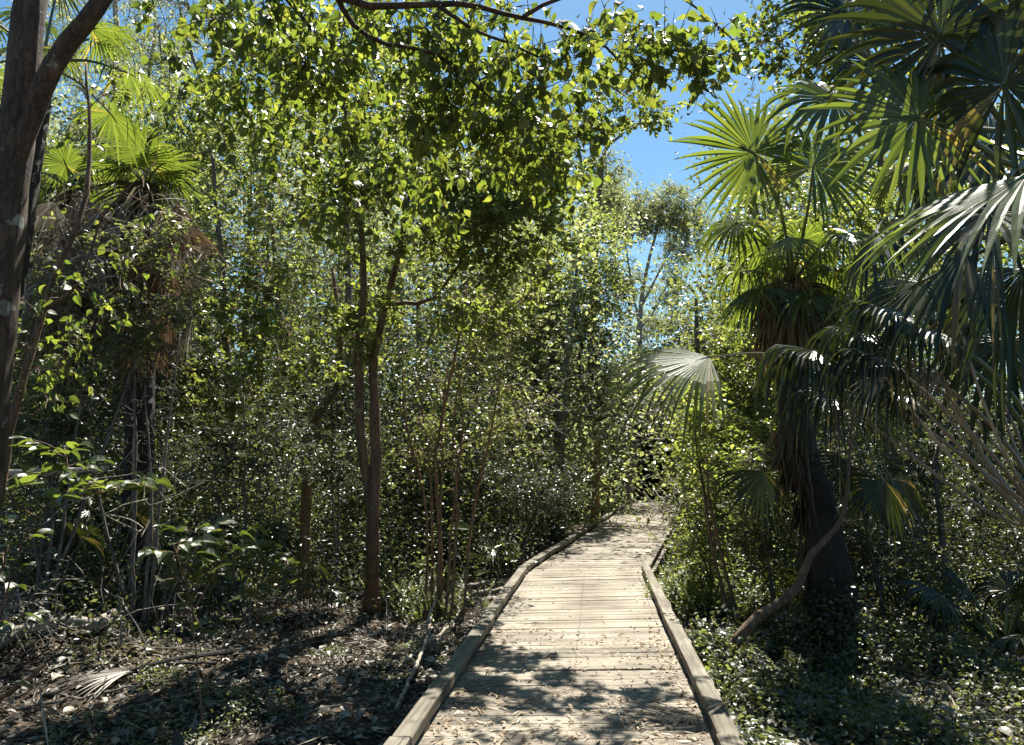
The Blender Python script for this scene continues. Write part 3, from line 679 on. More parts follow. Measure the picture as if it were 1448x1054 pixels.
gum('gum_tree', 'dark branched gum tree reaching up behind the pale green bushy tree', [(835, 640), (838, 420), (842, 320), (848, 260), (855, 215), (880, 190)], 33, .24,
    [(860, 240, 33, 1.2, 1.2, .7, 1), (800, 300, 33, 2.2, 1.5, 1.4, 1.2), (770, 230, 33, 2, 1.5, 1.5, .7), (870, 290, 34, 1.0, 1, .8, .8)], 200, 36, .2, 43,
    [([(842, 300), (825, 250), (815, 190), (800, 130)], .10), ([(848, 250), (838, 200), (850, 160)], .06)], 'bark_grey')
gum('gum_tree', 'tall gum tree with fine hanging leaves, rising behind the mottled trunk', [(150, 760), (150, 400), (155, 250), (165, 100), (160, -60)], 24, .26,
    [(150, 80, 24, 2.8, 1.6, 1.6, 1.2), (80, 30, 24, 2.2, 1.6, 1.6, 1), (230, 100, 24.5, 1.8, 1.5, 1.4, 1), (170, 180, 24, 3.2, 1.6, 1.2, 1)], 280, 36, .17, 44,
    [([(155, 250), (190, 180), (215, 80), (220, 0)], .10), ([(158, 200), (120, 130), (100, 40)], .10)])

# thin bare or nearly bare stems
def stem_tree(name, label, cat, chains, blobs, ntips, per, size, tm, lm, bk, seed, **kw):
    return tree(name, label, cat, chains, blobs, ntips, per, size, tm, lm, bk, seed, **kw)
q = base_at(-15, 5.2)
stem_tree('twisted_sapling', 'thin twisted sapling climbing just behind the mottled trunk', 'sapling',
    [([q, at(0, 700, 5.2), at(28, 560, 5.2), at(62, 440, 5.3), at(100, 340, 5.3), at(122, 270, 5.4), at(128, 180, 5.5), at(122, 90, 5.5)], [.034, .03, .027, .025, .022, .018, .014, .008]),
     ([at(62, 440, 5.3), at(110, 400, 5.3), at(150, 300, 5.4), at(220, 230, 5.5)], [.014, .012, .009, .004])],
    [B(150, 330, 5.4, .5, .4, .5), B(90, 440, 5.3, .5, .4, .4), B(180, 160, 5.6, .5, .4, .5), B(60, 520, 5.2, .35, .3, .3)], 46, 10, .075, T_big(.6), 'leaf_over', 'bark_brown', 51, spread=.2, droop=.8, tip_r=.003, fine=True, ntw=2)
q = base_at(1032, 8.4)
stem_tree('thin_sapling', 'thin dark stemmed sapling with lime leaves beside the kerb, nearest the bright ferns', 'sapling',
    [([q, at(1012, 800, 8.4), at(996, 700, 8.4), at(984, 620, 8.4), at(985, 530, 8.3)], [.024, .02, .018, .014, .006]),
     ([q + [.1, .1, 0], at(1022, 800, 8.5), at(1003, 700, 8.5), at(1000, 640, 8.5)], [.02, .018, .014, .008])],
    [B(985, 620, 8.4, .28, .3, .3), B(1020, 640, 8.4, .35, .3, .35), B(1000, 560, 8.4, .25, .3, .25)], 60, 14, .075, T_hex(.6), 'leaf_lime', 'bark_brown', 52, spread=.18, tip_r=.003)
# leaning curved trunk
q = G(985, 960) - np.array([0, 0, .22])
stem_tree('leaning_trunk_tree', 'bare curved brown trunk leaning from the kerb towards the dark palm base', 'tree',
    [([q, at(1050, 895, 6.6), at(1090, 862, 6.7), at(1128, 832, 6.75), at(1150, 785, 6.8), at(1188, 745, 6.85), at(1203, 690, 6.9), at(1206, 610, 7.0), at(1218, 540, 7.1)], [.058, .048, .043, .038, .032, .026, .017, .012, .008])],
    [B(1230, 520, 7.2, .5, .4, .4), B(1215, 440, 7.3, .5, .4, .4)], 50, 16, .07, T_hex(.55), 'leaf_dark', 'bark_brown', 53, spread=.2, tip_r=.003)

# ------------------------------------------------------------------ palms
def fan(mb, stalk, h, axis, nrm, L, rng, nseg=40, spread=300, droop=.45, fuse=.42, recurve=.25, stalk_pts=None, sr=.012, asym=0.0, mat=0, smat=1, wscale=1.0, foldk=1.0):
    axis = norm(np.asarray(axis, float)); nrm = norm(nrm - axis * (nrm @ axis)); side = np.cross(axis, nrm)
    A = np.radians(np.linspace(-spread / 2, spread / 2, nseg)) ; da = np.radians(spread / nseg)
    ts = np.array([0.02, .2, fuse, .55, .68, .8, .9, 1.0]) 
    nt = len(ts)
    a = A + rng.normal(size=nseg) * da * .12
    d = np.cos(a)[:, None] * axis + np.sin(a)[:, None] * side
    ln = L * (1 - .28 * (np.abs(A) / PI) ** 1.5) * rng.uniform(.88, 1.06, nseg)
    dr = droop * rng.uniform(.6, 1.5, nseg); br = rng.random(nseg) < .07
    P = h + d[:, None] * (ln[:, None] * ts)[..., None]
    P = P + nrm * (-recurve * (np.sin(A) ** 2)[:, None] * (ln[:, None] * ts ** 1.5))[..., None]
    g = np.clip(ts - .35, 0, 1)[None] ** 1.8 * ln[:, None] * dr[:, None] * 1.6
    g = np.where(br[:, None], g * 2.2, g)
    hor = np.clip(1 + d[:, 2] * .2, .3, 1.2)
    P[..., 2] -= g * hor[:, None]
    P -= d[:, None] * (g * .35)[..., None]
    tw = rng.normal(size=nseg) * .25
    tang = norm(np.gradient(P, axis=1))
    w0 = 2 * np.tan(da / 2) * ln * wscale
    W = w0[:, None] * np.where(ts <= fuse, ts, fuse * (1 - ((ts - fuse) / (1 - fuse)) ** 1.5) + .004)[None]
    N2 = norm(nrm + side * (tw[:, None, None] * np.clip(ts - fuse, 0, 1)[None, :, None] * 3))
    S = norm(np.cross(tang, N2)); U = np.cross(S, tang)
    fold = np.where(ts <= fuse, .40, .55)[None, :, None] * foldk
    Lf = P - S * W[..., None] / 2 * 1.03; Rt = P + S * W[..., None] / 2 * 1.03
    Mid = P - U * W[..., None] * fold * .5; Lf = Lf + U * W[..., None] * fold * .2; Rt = Rt + U * W[..., None] * fold * .2
    V = np.stack([Lf, Mid, Rt], 2).reshape(-1, 3)
    s = np.arange(nseg)[:, None, None] * nt * 3; t = np.arange(nt - 1)[None, :, None] * 3; c = np.arange(2)[None, None]
    F = np.stack([s + t + c, s + t + c + 1, s + t + c + 4, s + t + c + 3], -1).reshape(-1, 4)
    mb.add(V, F, mat)
    if stalk_pts is not None:
        Q, q = smooth_poly(stalk_pts, np.linspace(sr * 1.6, sr * .8, len(stalk_pts)), .12)
        tube(stalk, Q, q, 6, smat)
        tube(stalk, np.array([Q[-1], h + axis * L * .10 - nrm * .004, h + axis * L * .2 - nrm * .01]), np.array([sr * .9, sr * .7, sr * .2]), 5, smat)

def frond_part(root, base, mats=('frond', 'stalk'), **kw):
    mb = MB(); fan(mb, mb, **kw)
    return mb.build('frond', [M[mats[0]], M[mats[1]]], root, loc=base)

def palm_crown(root, base, C, n, L, stalk, rng, elev=(-35, 75), mats=('frond', 'stalk'), nseg=34, dead=0, az=None, droop=.45):
    for k in range(n):
        a = (k * 2.39996 + rng.uniform(-.3, .3)) if az is None else rng.uniform(*az)
        f = (k + .5) / n
        e = R(elev[1] * (1 - f) + elev[0] * f + rng.uniform(-8, 8))
        d = np.array([math.cos(a) * math.cos(e), math.sin(a) * math.cos(e), math.sin(e)])
        sl = stalk * rng.uniform(.8, 1.2)
        tip = C + d * sl; tip[2] -= .12 * sl * (1 - abs(math.sin(e)))
        mid = C + d * sl * .5; mid[2] += .06 * sl
        ax = norm(tip - mid); ax = norm(ax + np.array([0, 0, -.25]))
        up = np.array([0, 0, 1.0]) if abs(ax[2]) < .9 else np.array([-math.cos(a), -math.sin(a), 0.3])
        up = norm(up + rng.normal(size=3) * .25)
        frond_part(root, base, mats, h=tip, axis=ax, nrm=up, L=L * rng.uniform(.85, 1.12), rng=rng, nseg=nseg, spread=rng.uniform(250, 320), droop=droop, stalk_pts=[C, mid, tip], sr=.011)

def skirt(mb, C, top_r, length, n, rng, w=.02, r_out=.35):
    a = rng.uniform(0, 2 * PI, n); z0 = C[2] + rng.uniform(-.55, .1, n) * length * .6
    rr = rng.uniform(.3, 1, n) * r_out
    P = np.stack([C[0] + np.cos(a) * rr * .5, C[1] + np.sin(a) * rr * .5, z0], 1)
    D = np.stack([np.cos(a) * .35, np.sin(a) * .35, -np.ones(n)], 1) + rng.normal(size=(n, 3)) * .14
    put_leaves(mb, P, D, np.stack([np.cos(a), np.sin(a), np.zeros(n)], 1) + rng.normal(size=(n, 3)) * .4, length * rng.uniform(.25, .6, n), T_strip(w / (length * .42), .12), 0, rng)

def palm(name, label, basept, crown, r, n, L, stalk, seed, elev=(-35, 75), mats=('frond', 'stalk'), nskirt=0, skl=1.0, sk_r=.35, flare=1.4, skirt_m='dead', nseg=34, midpts=(), droop=.45, group=None):
    rng = np.random.default_rng(seed)
    root = empty(name, basept, label, 'palm', group)
    mb = MB()
    Q, q = smooth_poly([basept, *midpts, crown], [r * flare] + [r] * len(midpts) + [r * .9], .06)
    if flare > 1.01:
        f = np.linspace(0, 1, len(Q)); q = r * (1 + (flare - 1) * np.exp(-f * 6))
    q = q * (1 + .02 * np.sin(np.arange(len(q)) * 1.9))
    tube(mb, Q, q, 20, 0, .03, rng)
    mb.build('trunk', M['bark_dark'], root, loc=basept)
    palm_crown(root, basept, crown, n, L, stalk, rng, elev, mats, nseg, droop=droop)
    if nskirt:
        sb = MB(); skirt(sb, crown, r, skl, nskirt, rng, r_out=sk_r)
        sb.build('skirt', M[skirt_m], root, loc=basept)
    return root

# old skirted palm, left middle distance
pb = base_at(205, 8.6)
c1 = at(205, 262, 8.6)
rt = palm('cabbage_palm', 'palm with upright green fan crown over a thick hanging skirt of brown dead fronds', pb, c1, .15, 10, .52, .36, 61, elev=(10, 85), nskirt=700, skl=1.3, sk_r=.55, droop=.22)
rng = np.random.default_rng(610)
for k in range(48):
    cx = rng.uniform(60, 275); cy = rng.uniform(275, 470); hh = at(cx, cy, rng.uniform(7.9, 8.9))
    a = rng.uniform(-.5, .5); ax = norm(np.array([a, rng.uniform(-.5, .1), -1.0]))
    mb = MB(); fan(mb, mb, h=hh, axis=ax, nrm=norm(np.array([rng.normal() * .6, -1, .3])), L=rng.uniform(.55, .85), rng=rng, nseg=18, spread=rng.uniform(50, 120), droop=.1, recurve=.5,
        stalk_pts=[at(205, 262, 8.6), (hh + at(205, 262, 8.6)) / 2 + [0, 0, .1], hh], sr=.009, wscale=1.3)
    mb.build('dead_frond', [M['dead'] if k % 3 else M['dead_grey'], M['dead']], rt, loc=pb)
sb = MB()
n = 1000; P = in_blob(rng, (at(155, 370, 7.9), (1.15, .5, .95)), n)
put_leaves(sb, P, rand_dir(rng, n, .6) + [0, 0, -.4], rand_n(rng, n), rng.uniform(.1, .4, n), T_strip(.07, .3), 0, rng)
kind(sb.build('bleached_frond_debris', M['dead_grey'], rt, loc=pb), 'stuff')
pb = base_at(-40, 6.4)
palm('tall_cabbage_palm', 'tall palm behind the mottled trunk with bright fan leaves at the very top', pb, at(60, 90, 6.8), .12, 12, .50, .7, 62, elev=(-20, 80))
pb = base_at(95, 9.6)
palm('young_cabbage_palm', 'smaller fan palm between the mottled trunk and the skirted palm', pb, at(105, 275, 9.6), .12, 10, .5, .45, 63, elev=(-10, 80), nskirt=300, skl=1.0)

# skirted palm with the wide dark base
pb = G(1178, 905)
c2 = at(1118, 405, 7.9)
rt = palm('dark_based_palm', 'palm with wide black trunk base and shaggy brown skirt right of the walk', pb, c2, .145, 17, .56, .46, 64, elev=(-25, 80), mats=('frond', 'stalk'), nskirt=2200, skl=1.15, sk_r=.62, flare=2.8,
          midpts=[at(1172, 800, 7.75), at(1155, 700, 7.85), at(1122, 580, 7.9)], droop=.6, nseg=30)
rng = np.random.default_rng(641)
sb = MB(); skirt(sb, at(1118, 600, 7.9), .15, .8, 420, rng, .03, .24); [skirt(sb, at(x_, y_, 7.85), .15, .7, 260, rng, .022, r_) for x_, y_, r_ in ((1128, 640, .26), (1145, 700, .3), (1158, 760, .32), (1168, 820, .36))]; sb.build('dead_frond_sheath', M['dead_dark'], rt, loc=pb)
# its single long reaching leaf
h = at(1003, 505, 6.2)
frond_part(rt, pb, ('frond', 'stalk_dry'), h=h, axis=norm(np.array([-.93, -.15, -.22])), nrm=np.array([-.17, -.52, .83]), L=1.10, rng=rng, nseg=30, spread=140, droop=.34, recurve=.12, foldk=.5,
           stalk_pts=[at(1190, 560, 7.6), at(1150, 520, 7.1), at(1080, 500, 6.6), h], sr=.010)

for hp, Y, ax, nn, L, sp, dr, md in [((1066, 216), 6.3, (-.75, -.1, .3), (-.05, -.98, .05), .80, 335, .16, (1105, 300, 7.0)),
        ((1150, 235), 6.8, (.3, .1, .5), (-.1, -.95, .2), .80, 310, .3, (1140, 310, 7.3)), ((1115, 335), 6.4, (-.05, -.7, -.6), (-.15, -.5, .85), .5, 120, .3, (1120, 365, 7.2)),
        ((1042, 315), 7.9, (-.6, -.1, -.4), (0, -.6, .8), .60, 280, .6, (1080, 340, 7.9)), ((1200, 330), 7.2, (.6, -.2, -.2), (0, -.5, .9), .66, 280, .6, (1160, 350, 7.5))]:
    hh = at(*hp, Y)
    frond_part(rt, pb, ('frond', 'stalk'), h=hh, axis=np.array(ax), nrm=np.array(nn, float), L=L, rng=rng, nseg=38, spread=sp, droop=dr, recurve=.10, stalk_pts=[c2, at(*md), hh], sr=.012)

for k in range(6):
    hp = ((1078 if k == 0 else rng.uniform(1185, 1260)), rng.uniform(560, 690)); hh = at(*hp, rng.uniform(7.0, 7.7))
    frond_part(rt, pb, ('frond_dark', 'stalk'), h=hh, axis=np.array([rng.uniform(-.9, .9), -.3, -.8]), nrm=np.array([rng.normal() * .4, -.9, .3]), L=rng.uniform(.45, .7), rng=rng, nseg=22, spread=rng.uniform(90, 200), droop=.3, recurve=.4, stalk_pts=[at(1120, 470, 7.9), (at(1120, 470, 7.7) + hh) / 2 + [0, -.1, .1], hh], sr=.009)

# near palm whose big leaves fill the upper corner
pb = base_at(1640, 3.6)
rt = empty('near_fan_palm', pb, 'nearest palm with huge dark backlit fan leaves filling the upper corner', 'palm')
rng = np.random.default_rng(65)
mb = MB(); top = at(1610, 200, 3.5)
Q, q = smooth_poly([pb, at(1640, 700, 3.55), top], [.22, .16, .14], .06); q = q * (1 + .05 * np.sin(np.arange(len(q)) * 1.9)); tube(mb, Q, q, 16, 0, .05, rng)
mb.build('trunk', M['bark_dark'], rt, loc=pb)
FR = [ # hastula px, Y, axis, normal, L, spread, droop, stalk mids, mat
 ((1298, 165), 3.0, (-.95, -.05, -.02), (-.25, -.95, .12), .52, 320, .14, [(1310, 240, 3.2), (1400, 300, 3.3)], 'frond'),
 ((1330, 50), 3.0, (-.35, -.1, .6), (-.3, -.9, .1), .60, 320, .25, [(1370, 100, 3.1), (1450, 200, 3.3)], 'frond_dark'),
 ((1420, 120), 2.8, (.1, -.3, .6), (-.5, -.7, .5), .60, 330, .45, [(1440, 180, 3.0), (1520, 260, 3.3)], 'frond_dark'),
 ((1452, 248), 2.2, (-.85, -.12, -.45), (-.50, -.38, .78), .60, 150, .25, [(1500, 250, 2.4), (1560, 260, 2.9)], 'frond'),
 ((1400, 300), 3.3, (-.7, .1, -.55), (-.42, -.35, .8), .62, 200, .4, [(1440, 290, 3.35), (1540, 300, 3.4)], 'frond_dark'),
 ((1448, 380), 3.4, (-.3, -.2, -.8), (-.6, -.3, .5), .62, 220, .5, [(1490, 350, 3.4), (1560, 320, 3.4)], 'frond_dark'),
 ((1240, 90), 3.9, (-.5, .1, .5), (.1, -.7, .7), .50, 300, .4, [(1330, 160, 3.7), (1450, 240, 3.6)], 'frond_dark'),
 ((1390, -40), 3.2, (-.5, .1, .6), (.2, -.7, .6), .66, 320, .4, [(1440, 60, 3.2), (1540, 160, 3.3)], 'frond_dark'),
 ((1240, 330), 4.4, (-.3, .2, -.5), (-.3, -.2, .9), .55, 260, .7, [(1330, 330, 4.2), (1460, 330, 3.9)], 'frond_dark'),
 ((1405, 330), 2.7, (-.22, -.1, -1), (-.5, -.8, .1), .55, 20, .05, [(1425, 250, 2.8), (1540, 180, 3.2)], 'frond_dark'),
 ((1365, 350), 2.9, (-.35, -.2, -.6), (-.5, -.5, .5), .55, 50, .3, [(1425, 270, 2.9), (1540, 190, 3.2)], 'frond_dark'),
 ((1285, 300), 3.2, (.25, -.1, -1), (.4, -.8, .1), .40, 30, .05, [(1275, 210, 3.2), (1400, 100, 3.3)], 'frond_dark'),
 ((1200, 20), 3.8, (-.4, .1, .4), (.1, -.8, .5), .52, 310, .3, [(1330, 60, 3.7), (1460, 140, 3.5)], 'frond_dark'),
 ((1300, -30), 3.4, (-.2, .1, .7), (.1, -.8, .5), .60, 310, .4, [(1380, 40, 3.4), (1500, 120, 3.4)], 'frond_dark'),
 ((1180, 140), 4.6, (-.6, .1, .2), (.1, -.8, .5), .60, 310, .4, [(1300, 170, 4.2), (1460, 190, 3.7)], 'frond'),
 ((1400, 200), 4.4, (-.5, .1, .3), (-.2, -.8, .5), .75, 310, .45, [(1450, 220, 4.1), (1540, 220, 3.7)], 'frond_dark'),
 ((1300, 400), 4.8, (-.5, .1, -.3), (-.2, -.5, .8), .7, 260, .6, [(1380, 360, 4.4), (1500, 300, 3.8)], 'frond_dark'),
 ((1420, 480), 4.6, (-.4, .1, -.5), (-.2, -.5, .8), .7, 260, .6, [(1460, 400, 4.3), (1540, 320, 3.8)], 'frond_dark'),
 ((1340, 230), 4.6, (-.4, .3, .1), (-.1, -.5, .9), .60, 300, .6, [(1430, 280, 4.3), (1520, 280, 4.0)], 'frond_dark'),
]
for (hp, Y, ax, nn, L, sp, dr, mids, mt) in FR:
    hh = at(*hp, Y)
    frond_part(rt, pb, (mt, 'stalk'), h=hh, axis=np.array(ax), nrm=np.array(nn, float), L=L, rng=rng, nseg=max(7, int((42 if sp < 260 else 31) * sp / 320)), spread=sp, droop=dr, recurve=.12, foldk=.55 if mt == 'frond' else .8,
               stalk_pts=[top] + [at(*m) for m in mids[::-1]] + [hh], sr=.012)

# trunkless palm whose long stalks sweep up from the lower corner
pb = base_at(1640, 4.4)
rt = empty('trunkless_palm', pb, 'young palm rooted out of frame, its long dry stalks sweeping up across the shade', 'palm')
rng = np.random.default_rng(66)
org = pb + np.array([0, 0, .25])
ST = [((1150, 495), 4.6, (1380, 660), 'stalk_dry'), ((1225, 470), 4.5, (1400, 600), 'stalk_dry'), ((1250, 505), 4.3, (1400, 640), 'stalk_dry'), ((1270, 440), 4.2, (1440, 590), 'stalk'),
      ((1330, 470), 4.0, (1440, 570), 'stalk'), ((1180, 560), 4.7, (1390, 720), 'stalk_dry'), ((1385, 400), 4.4, (1470, 560), 'stalk'), ((1290, 560), 4.4, (1400, 680), 'stalk_dry')]
rs = np.random.default_rng(660)
for k in range(9):
    t_ = rs.random()
    ST.append(((1240 + 160 * t_ + rs.uniform(-20, 20), 590 - 160 * t_ + rs.uniform(-30, 30)), 4.3 + rs.uniform(-.3, .6), (1380 + 60 * t_ + rs.uniform(-15, 15), 720 - 130 * t_ + rs.uniform(-20, 20)), 'stalk_dry'))
for i, (hp, Y, md, sm) in enumerate(ST):
    hh = at(*hp, Y)
    ax = norm(hh - at(*md, Y))
    if i >= 8:
        frond_part(rt, pb, ('dead' if i % 2 else 'dead_grey', sm), h=hh, axis=norm(ax + [0, 0, -1.2]), nrm=np.array([.4, -.6, .5]), L=.18 + .1 * rng.random(), rng=rng, nseg=7, spread=60, droop=.5, recurve=.4,
                   stalk_pts=[org + rng.normal(size=3) * .08, at(1520, 790, 4.4) + rng.normal(size=3) * .08, at(*md, Y), hh], sr=.008); continue
    frond_part(rt, pb, ('frond_dark', sm), h=hh, axis=norm(ax + [0, -.1, -.5]), nrm=np.array([.4, -.3, .9]), L=.45 + .1 * rng.random(), rng=rng, nseg=26, spread=150 + 60 * rng.random(), droop=.9, recurve=.3,
               stalk_pts=[org + rng.normal(size=3) * .06, at(1520, 790, 4.4) + rng.normal(size=3) * .04, at(*md, Y), hh], sr=.011)

# low juvenile palms in the understory
for i, (px, Y, sd, lab) in enumerate([
    (165, 8.2, 71, 'low trunkless fan palm in deep shade below the skirted palm'),
    (335, 8.6, 72, 'low fan palm with sunlit narrow leaves between the skirted palm and the slim orange trunk'),
    (655, 12.5, 73, 'low fan palm with grey drooping leaves beside the kerb before the dark hollow'),
    (1150, 9.4, 74, 'low fan palm in shade behind the curved leaning trunk'),
    (1400, 7.6, 75, 'low fan palm above the ground cover at the shaded side')]):
    pb = base_at(px, Y); rng = np.random.default_rng(sd)
    rt = empty('fan_palm_shrub', pb, lab, 'palm')
    palm_crown(rt, pb, pb + np.array([0, 0, .15]), 9, .5, 1.0 if i < 2 else .8, rng, elev=(15, 80), mats=('frond_dark', 'stalk'), nseg=26)

# dead frond on the ground
pb = G(150, 975); rng = np.random.default_rng(77)
rt = MB()
fan(rt, rt, h=pb + np.array([.1, .2, .1]), axis=np.array([-.9, -.35, .0]), nrm=np.array([0, 0, 1.0]), L=.62, rng=rng, nseg=26, spread=130, droop=.12, recurve=.1,
    stalk_pts=[G(345, 925) + [0, 0, .04], G(240, 950) + [0, 0, .1], pb + np.array([.1, .2, .1])], sr=.014)
tag(rt.build('fallen_palm_leaf', [M['dead_grey'], M['bark_dark']], loc=pb), 'fallen dead fan leaf with dark stalk lying on the leaf litter', 'dead leaf')

# ------------------------------------------------------------------ foreground saplings and small plants
def sapling(name, label, cat, stems, seed, leaf=.13, n=16, lm='leaf_sap', bk='bark_orange', tm=None, reach=.18):
    """stems: list of point lists (world); leaves in alternate pairs near the top"""
    rng = np.random.default_rng(seed); base = np.asarray(stems[0][0])
    root = empty(name, base, label, cat)
    wb = MB(); lb = MB(); tm = tm or T_big(.52)
    for S in stems:
        Q, q = smooth_poly(S, np.linspace(.007, .003, len(S)), .06)
        tube(wb, Q, q, 7, 0, .04, rng)
        m = len(Q)
        for k in range(n):
            i = int(m * (.42 + .57 * (k + .5) / n)); i = min(i, m - 1)
            a = k * 2.4 + rng.uniform(-.4, .4); r_ = reach * rng.uniform(.5, 1.3)
            d = norm(np.array([math.cos(a), math.sin(a), rng.uniform(.1, .6)]))
            e = Q[i] + d * r_
            tube(wb, np.array([Q[i], (Q[i] + e) / 2 + [0, 0, .01], e]), np.array([.0035, .0028, .0018]), 4, 0, cap=False)
            c = 4 if k > n * .3 else 2
            for j in range(c):
                f = .35 + .65 * j / max(1, c - 1)
                p = Q[i] * (1 - f) + e * f
                sgn = 1 if j % 2 else -1
                ld = norm(d * (.5 + .8 * f) + np.array([-d[1], d[0], 0]) * sgn * (1.1 - f * .7) + [0, 0, rng.uniform(-.5, .2)])
                put_leaves(lb, p[None], ld[None], rand_n(rng, 1, .35), leaf * rng.uniform(.65, 1.15), tm, 0, rng)
    wb.build('stem', M[bk], root, smooth=True, loc=base); lb.build('foliage', M[lm], root, loc=base)
    return root
g1 = G(288, 1042); d1 = g1[1]
sapling('sapling', 'knee high sapling on a thin reddish stem with broad glossy leaves, nearest the fallen leaf', 'sapling',
        [[g1, at(280, 950, d1), at(272, 860, d1 + .05), at(278, 770, d1 + .1), at(290, 735, d1 + .1)], [at(276, 880, d1), at(262, 820, d1 - .1), at(245, 770, d1 - .2)], [at(276, 860, d1), at(310, 800, d1), at(330, 760, d1 + .1)]], 81, leaf=.165, n=9)
g1 = G(350, 965); d1 = g1[1]
sapling('sapling', 'leafy sapling with pointed upturned leaves right behind the knee high one', 'sapling',
        [[g1, at(362, 880, d1), at(372, 820, d1), at(368, 770, d1)], [at(362, 880, d1), at(385, 830, d1), at(415, 790, d1 + .1)], [at(366, 850, d1), at(350, 800, d1), at(330, 770, d1)]], 82, leaf=.16, n=8)
g1 = base_at(-20, 4.4)
sapling('broad_leaf_bush', 'bush with bright backlit leaves on branching twigs beside the mottled trunk', 'bush',
        [[g1, at(20, 800, 4.5), at(55, 735, 4.5), at(85, 700, 4.5), at(150, 685, 4.4)], [at(70, 715, 4.5), at(95, 660, 4.6), at(90, 640, 4.6)], [at(55, 735, 4.5), at(20, 710, 4.3), at(10, 680, 4.2)], [at(80, 705, 4.5), at(160, 695, 4.7), at(215, 690, 4.8)]], 83, leaf=.15, n=8, bk='bark_brown')
g1 = base_at(-30, 4.0)
sapling('low_shoot', 'low leafy shoot at the foot of the mottled trunk', 'plant',
        [[g1, at(-10, 850, 4.0), at(5, 800, 4.0), at(12, 770, 4.0)]], 84, leaf=.12, n=8, bk='bark_brown')
# plant with one very large leaf
g1 = G(640, 850); d1 = g1[1]; rng = np.random.default_rng(85)
rt = empty('large_leaf_plant', g1, 'plant with one large bright oval leaf beside the clump of reddish stems', 'plant')
wb = MB(); lb = MB()
for k, (tx, ty, ls, dx) in enumerate([(632, 748, .40, (.9, -.1, .12)), (655, 790, .3, (.7, -.3, .2)), (610, 800, .3, (-.6, -.3, .2)), (640, 820, .25, (.1, -.7, .3)), (670, 815, .25, (.7, .2, .3))]):
    p = at(tx, ty, d1 - .1); Q, q = smooth_poly([g1, (g1 + p) / 2 + [0, 0, .1], p], [.008, .007, .005], .08); tube(wb, Q, q, 5)
    put_leaves(lb, p[None], np.array([dx]), np.array([[.1, -.55, .8]]), ls, T_big(.42), 0)
wb.build('stem', M['stalk'], rt, loc=g1); lb.build('foliage', M['leaf_lime'], rt, loc=g1)

# arching dry reed by the kerb
g1 = G(640, 905); d1 = g1[1]
mb = MB(); Q, q = smooth_poly([g1, at(632, 860, d1), at(645, 820, d1), at(680, 795, d1), at(722, 785, d1)], [.006, .006, .005, .004, .002], .05); tube(mb, Q, q, 5)
tag(mb.build('arching_stalk', M['stalk'], loc=g1), 'single pale green stalk arching over the log ends towards the kerb', 'stalk')

# ferny lime shrubs beside the right kerb
def frondlets(mb, c, n, h, rng, leaf=.03, lm=0, wob=.3):
    """pinnate soft shoots: n shoots, leaflets in rows"""
    for k in range(n):
        a = rng.uniform(0, 2 * PI); e = rng.uniform(.5, 1.45); L = h * rng.uniform(.5, 1.15)
        b = np.array([c[0] + rng.normal() * wob, c[1] + rng.normal() * wob, 0]); b[2] = gz(b[0], b[1])
        m = 22; t = np.linspace(.12, 1, m)[:, None]
        d = np.array([math.cos(a) * math.cos(e), math.sin(a) * math.cos(e), math.sin(e)])
        P = b + d * L * t; P[:, 2] -= (t[:, 0] ** 2.2) * L * .35 * math.cos(e)
        sd = norm(np.cross(d, [0, 0, 1.0])); 
        for sg in (-1, 1):
            D = sd * sg + d * .5 + rng.normal(size=(m, 3)) * .15
            put_leaves(mb, P, D, rand_n(rng, m, .3), leaf * (1.9 - 1.5 * t[:, 0]) * 1.6, T_rhomb(.42), lm, rng)
for i, (px, py, n, h, leaf, lm, lab) in enumerate([
    (968, 868, 95, .65, .034, 'leaf_lime', 'lime green feathery fern clump against the kerb at the bend'),
    (1000, 818, 90, .85, .036, 'leaf_lime', 'taller lime green fern clump behind the one at the kerb'),
    (985, 785, 80, .75, .04, 'leaf_lime', 'bright fern tuft beside the second length of the walk'),
    (600, 870, 70, .6, .034, 'leaf_small', 'low green fern at the foot of the reddish stems'),
    (690, 800, 80, .6, .04, 'leaf_small', 'shaded fern clump outside the kerb bend'),
    (560, 845, 60, .5, .034, 'leaf_small', 'small fern between the twin trunk and the reddish stems'),
    (1090, 880, 60, .6, .036, 'leaf_small', 'shaded fern under the curved leaning trunk'),
    (1290, 850, 70, .55, .04, 'leaf_lime', 'light green fern between the dark palm base and the low fan palm'),
    (1405, 905, 70, .5, .04, 'leaf_small', 'low spreading fern nearest the shaded corner of the ground cover'),
    (1020, 945, 45, .35, .034, 'leaf_small', 'small fern around the foot of the curved leaning trunk'),
    (1060, 965, 50, .4, .034, 'leaf_small', 'small fern hugging the kerb beside the striped fan shadow'),
    (250, 860, 50, .45, .034, 'leaf_small', 'small fern behind the pale fallen log')]):
    g1 = G(px, py); rng = np.random.default_rng(90 + i)
    mb = MB(); frondlets(mb, g1, n, h, rng, leaf)
    tag(mb.build('fern', M[lm], loc=g1), lab, 'fern')

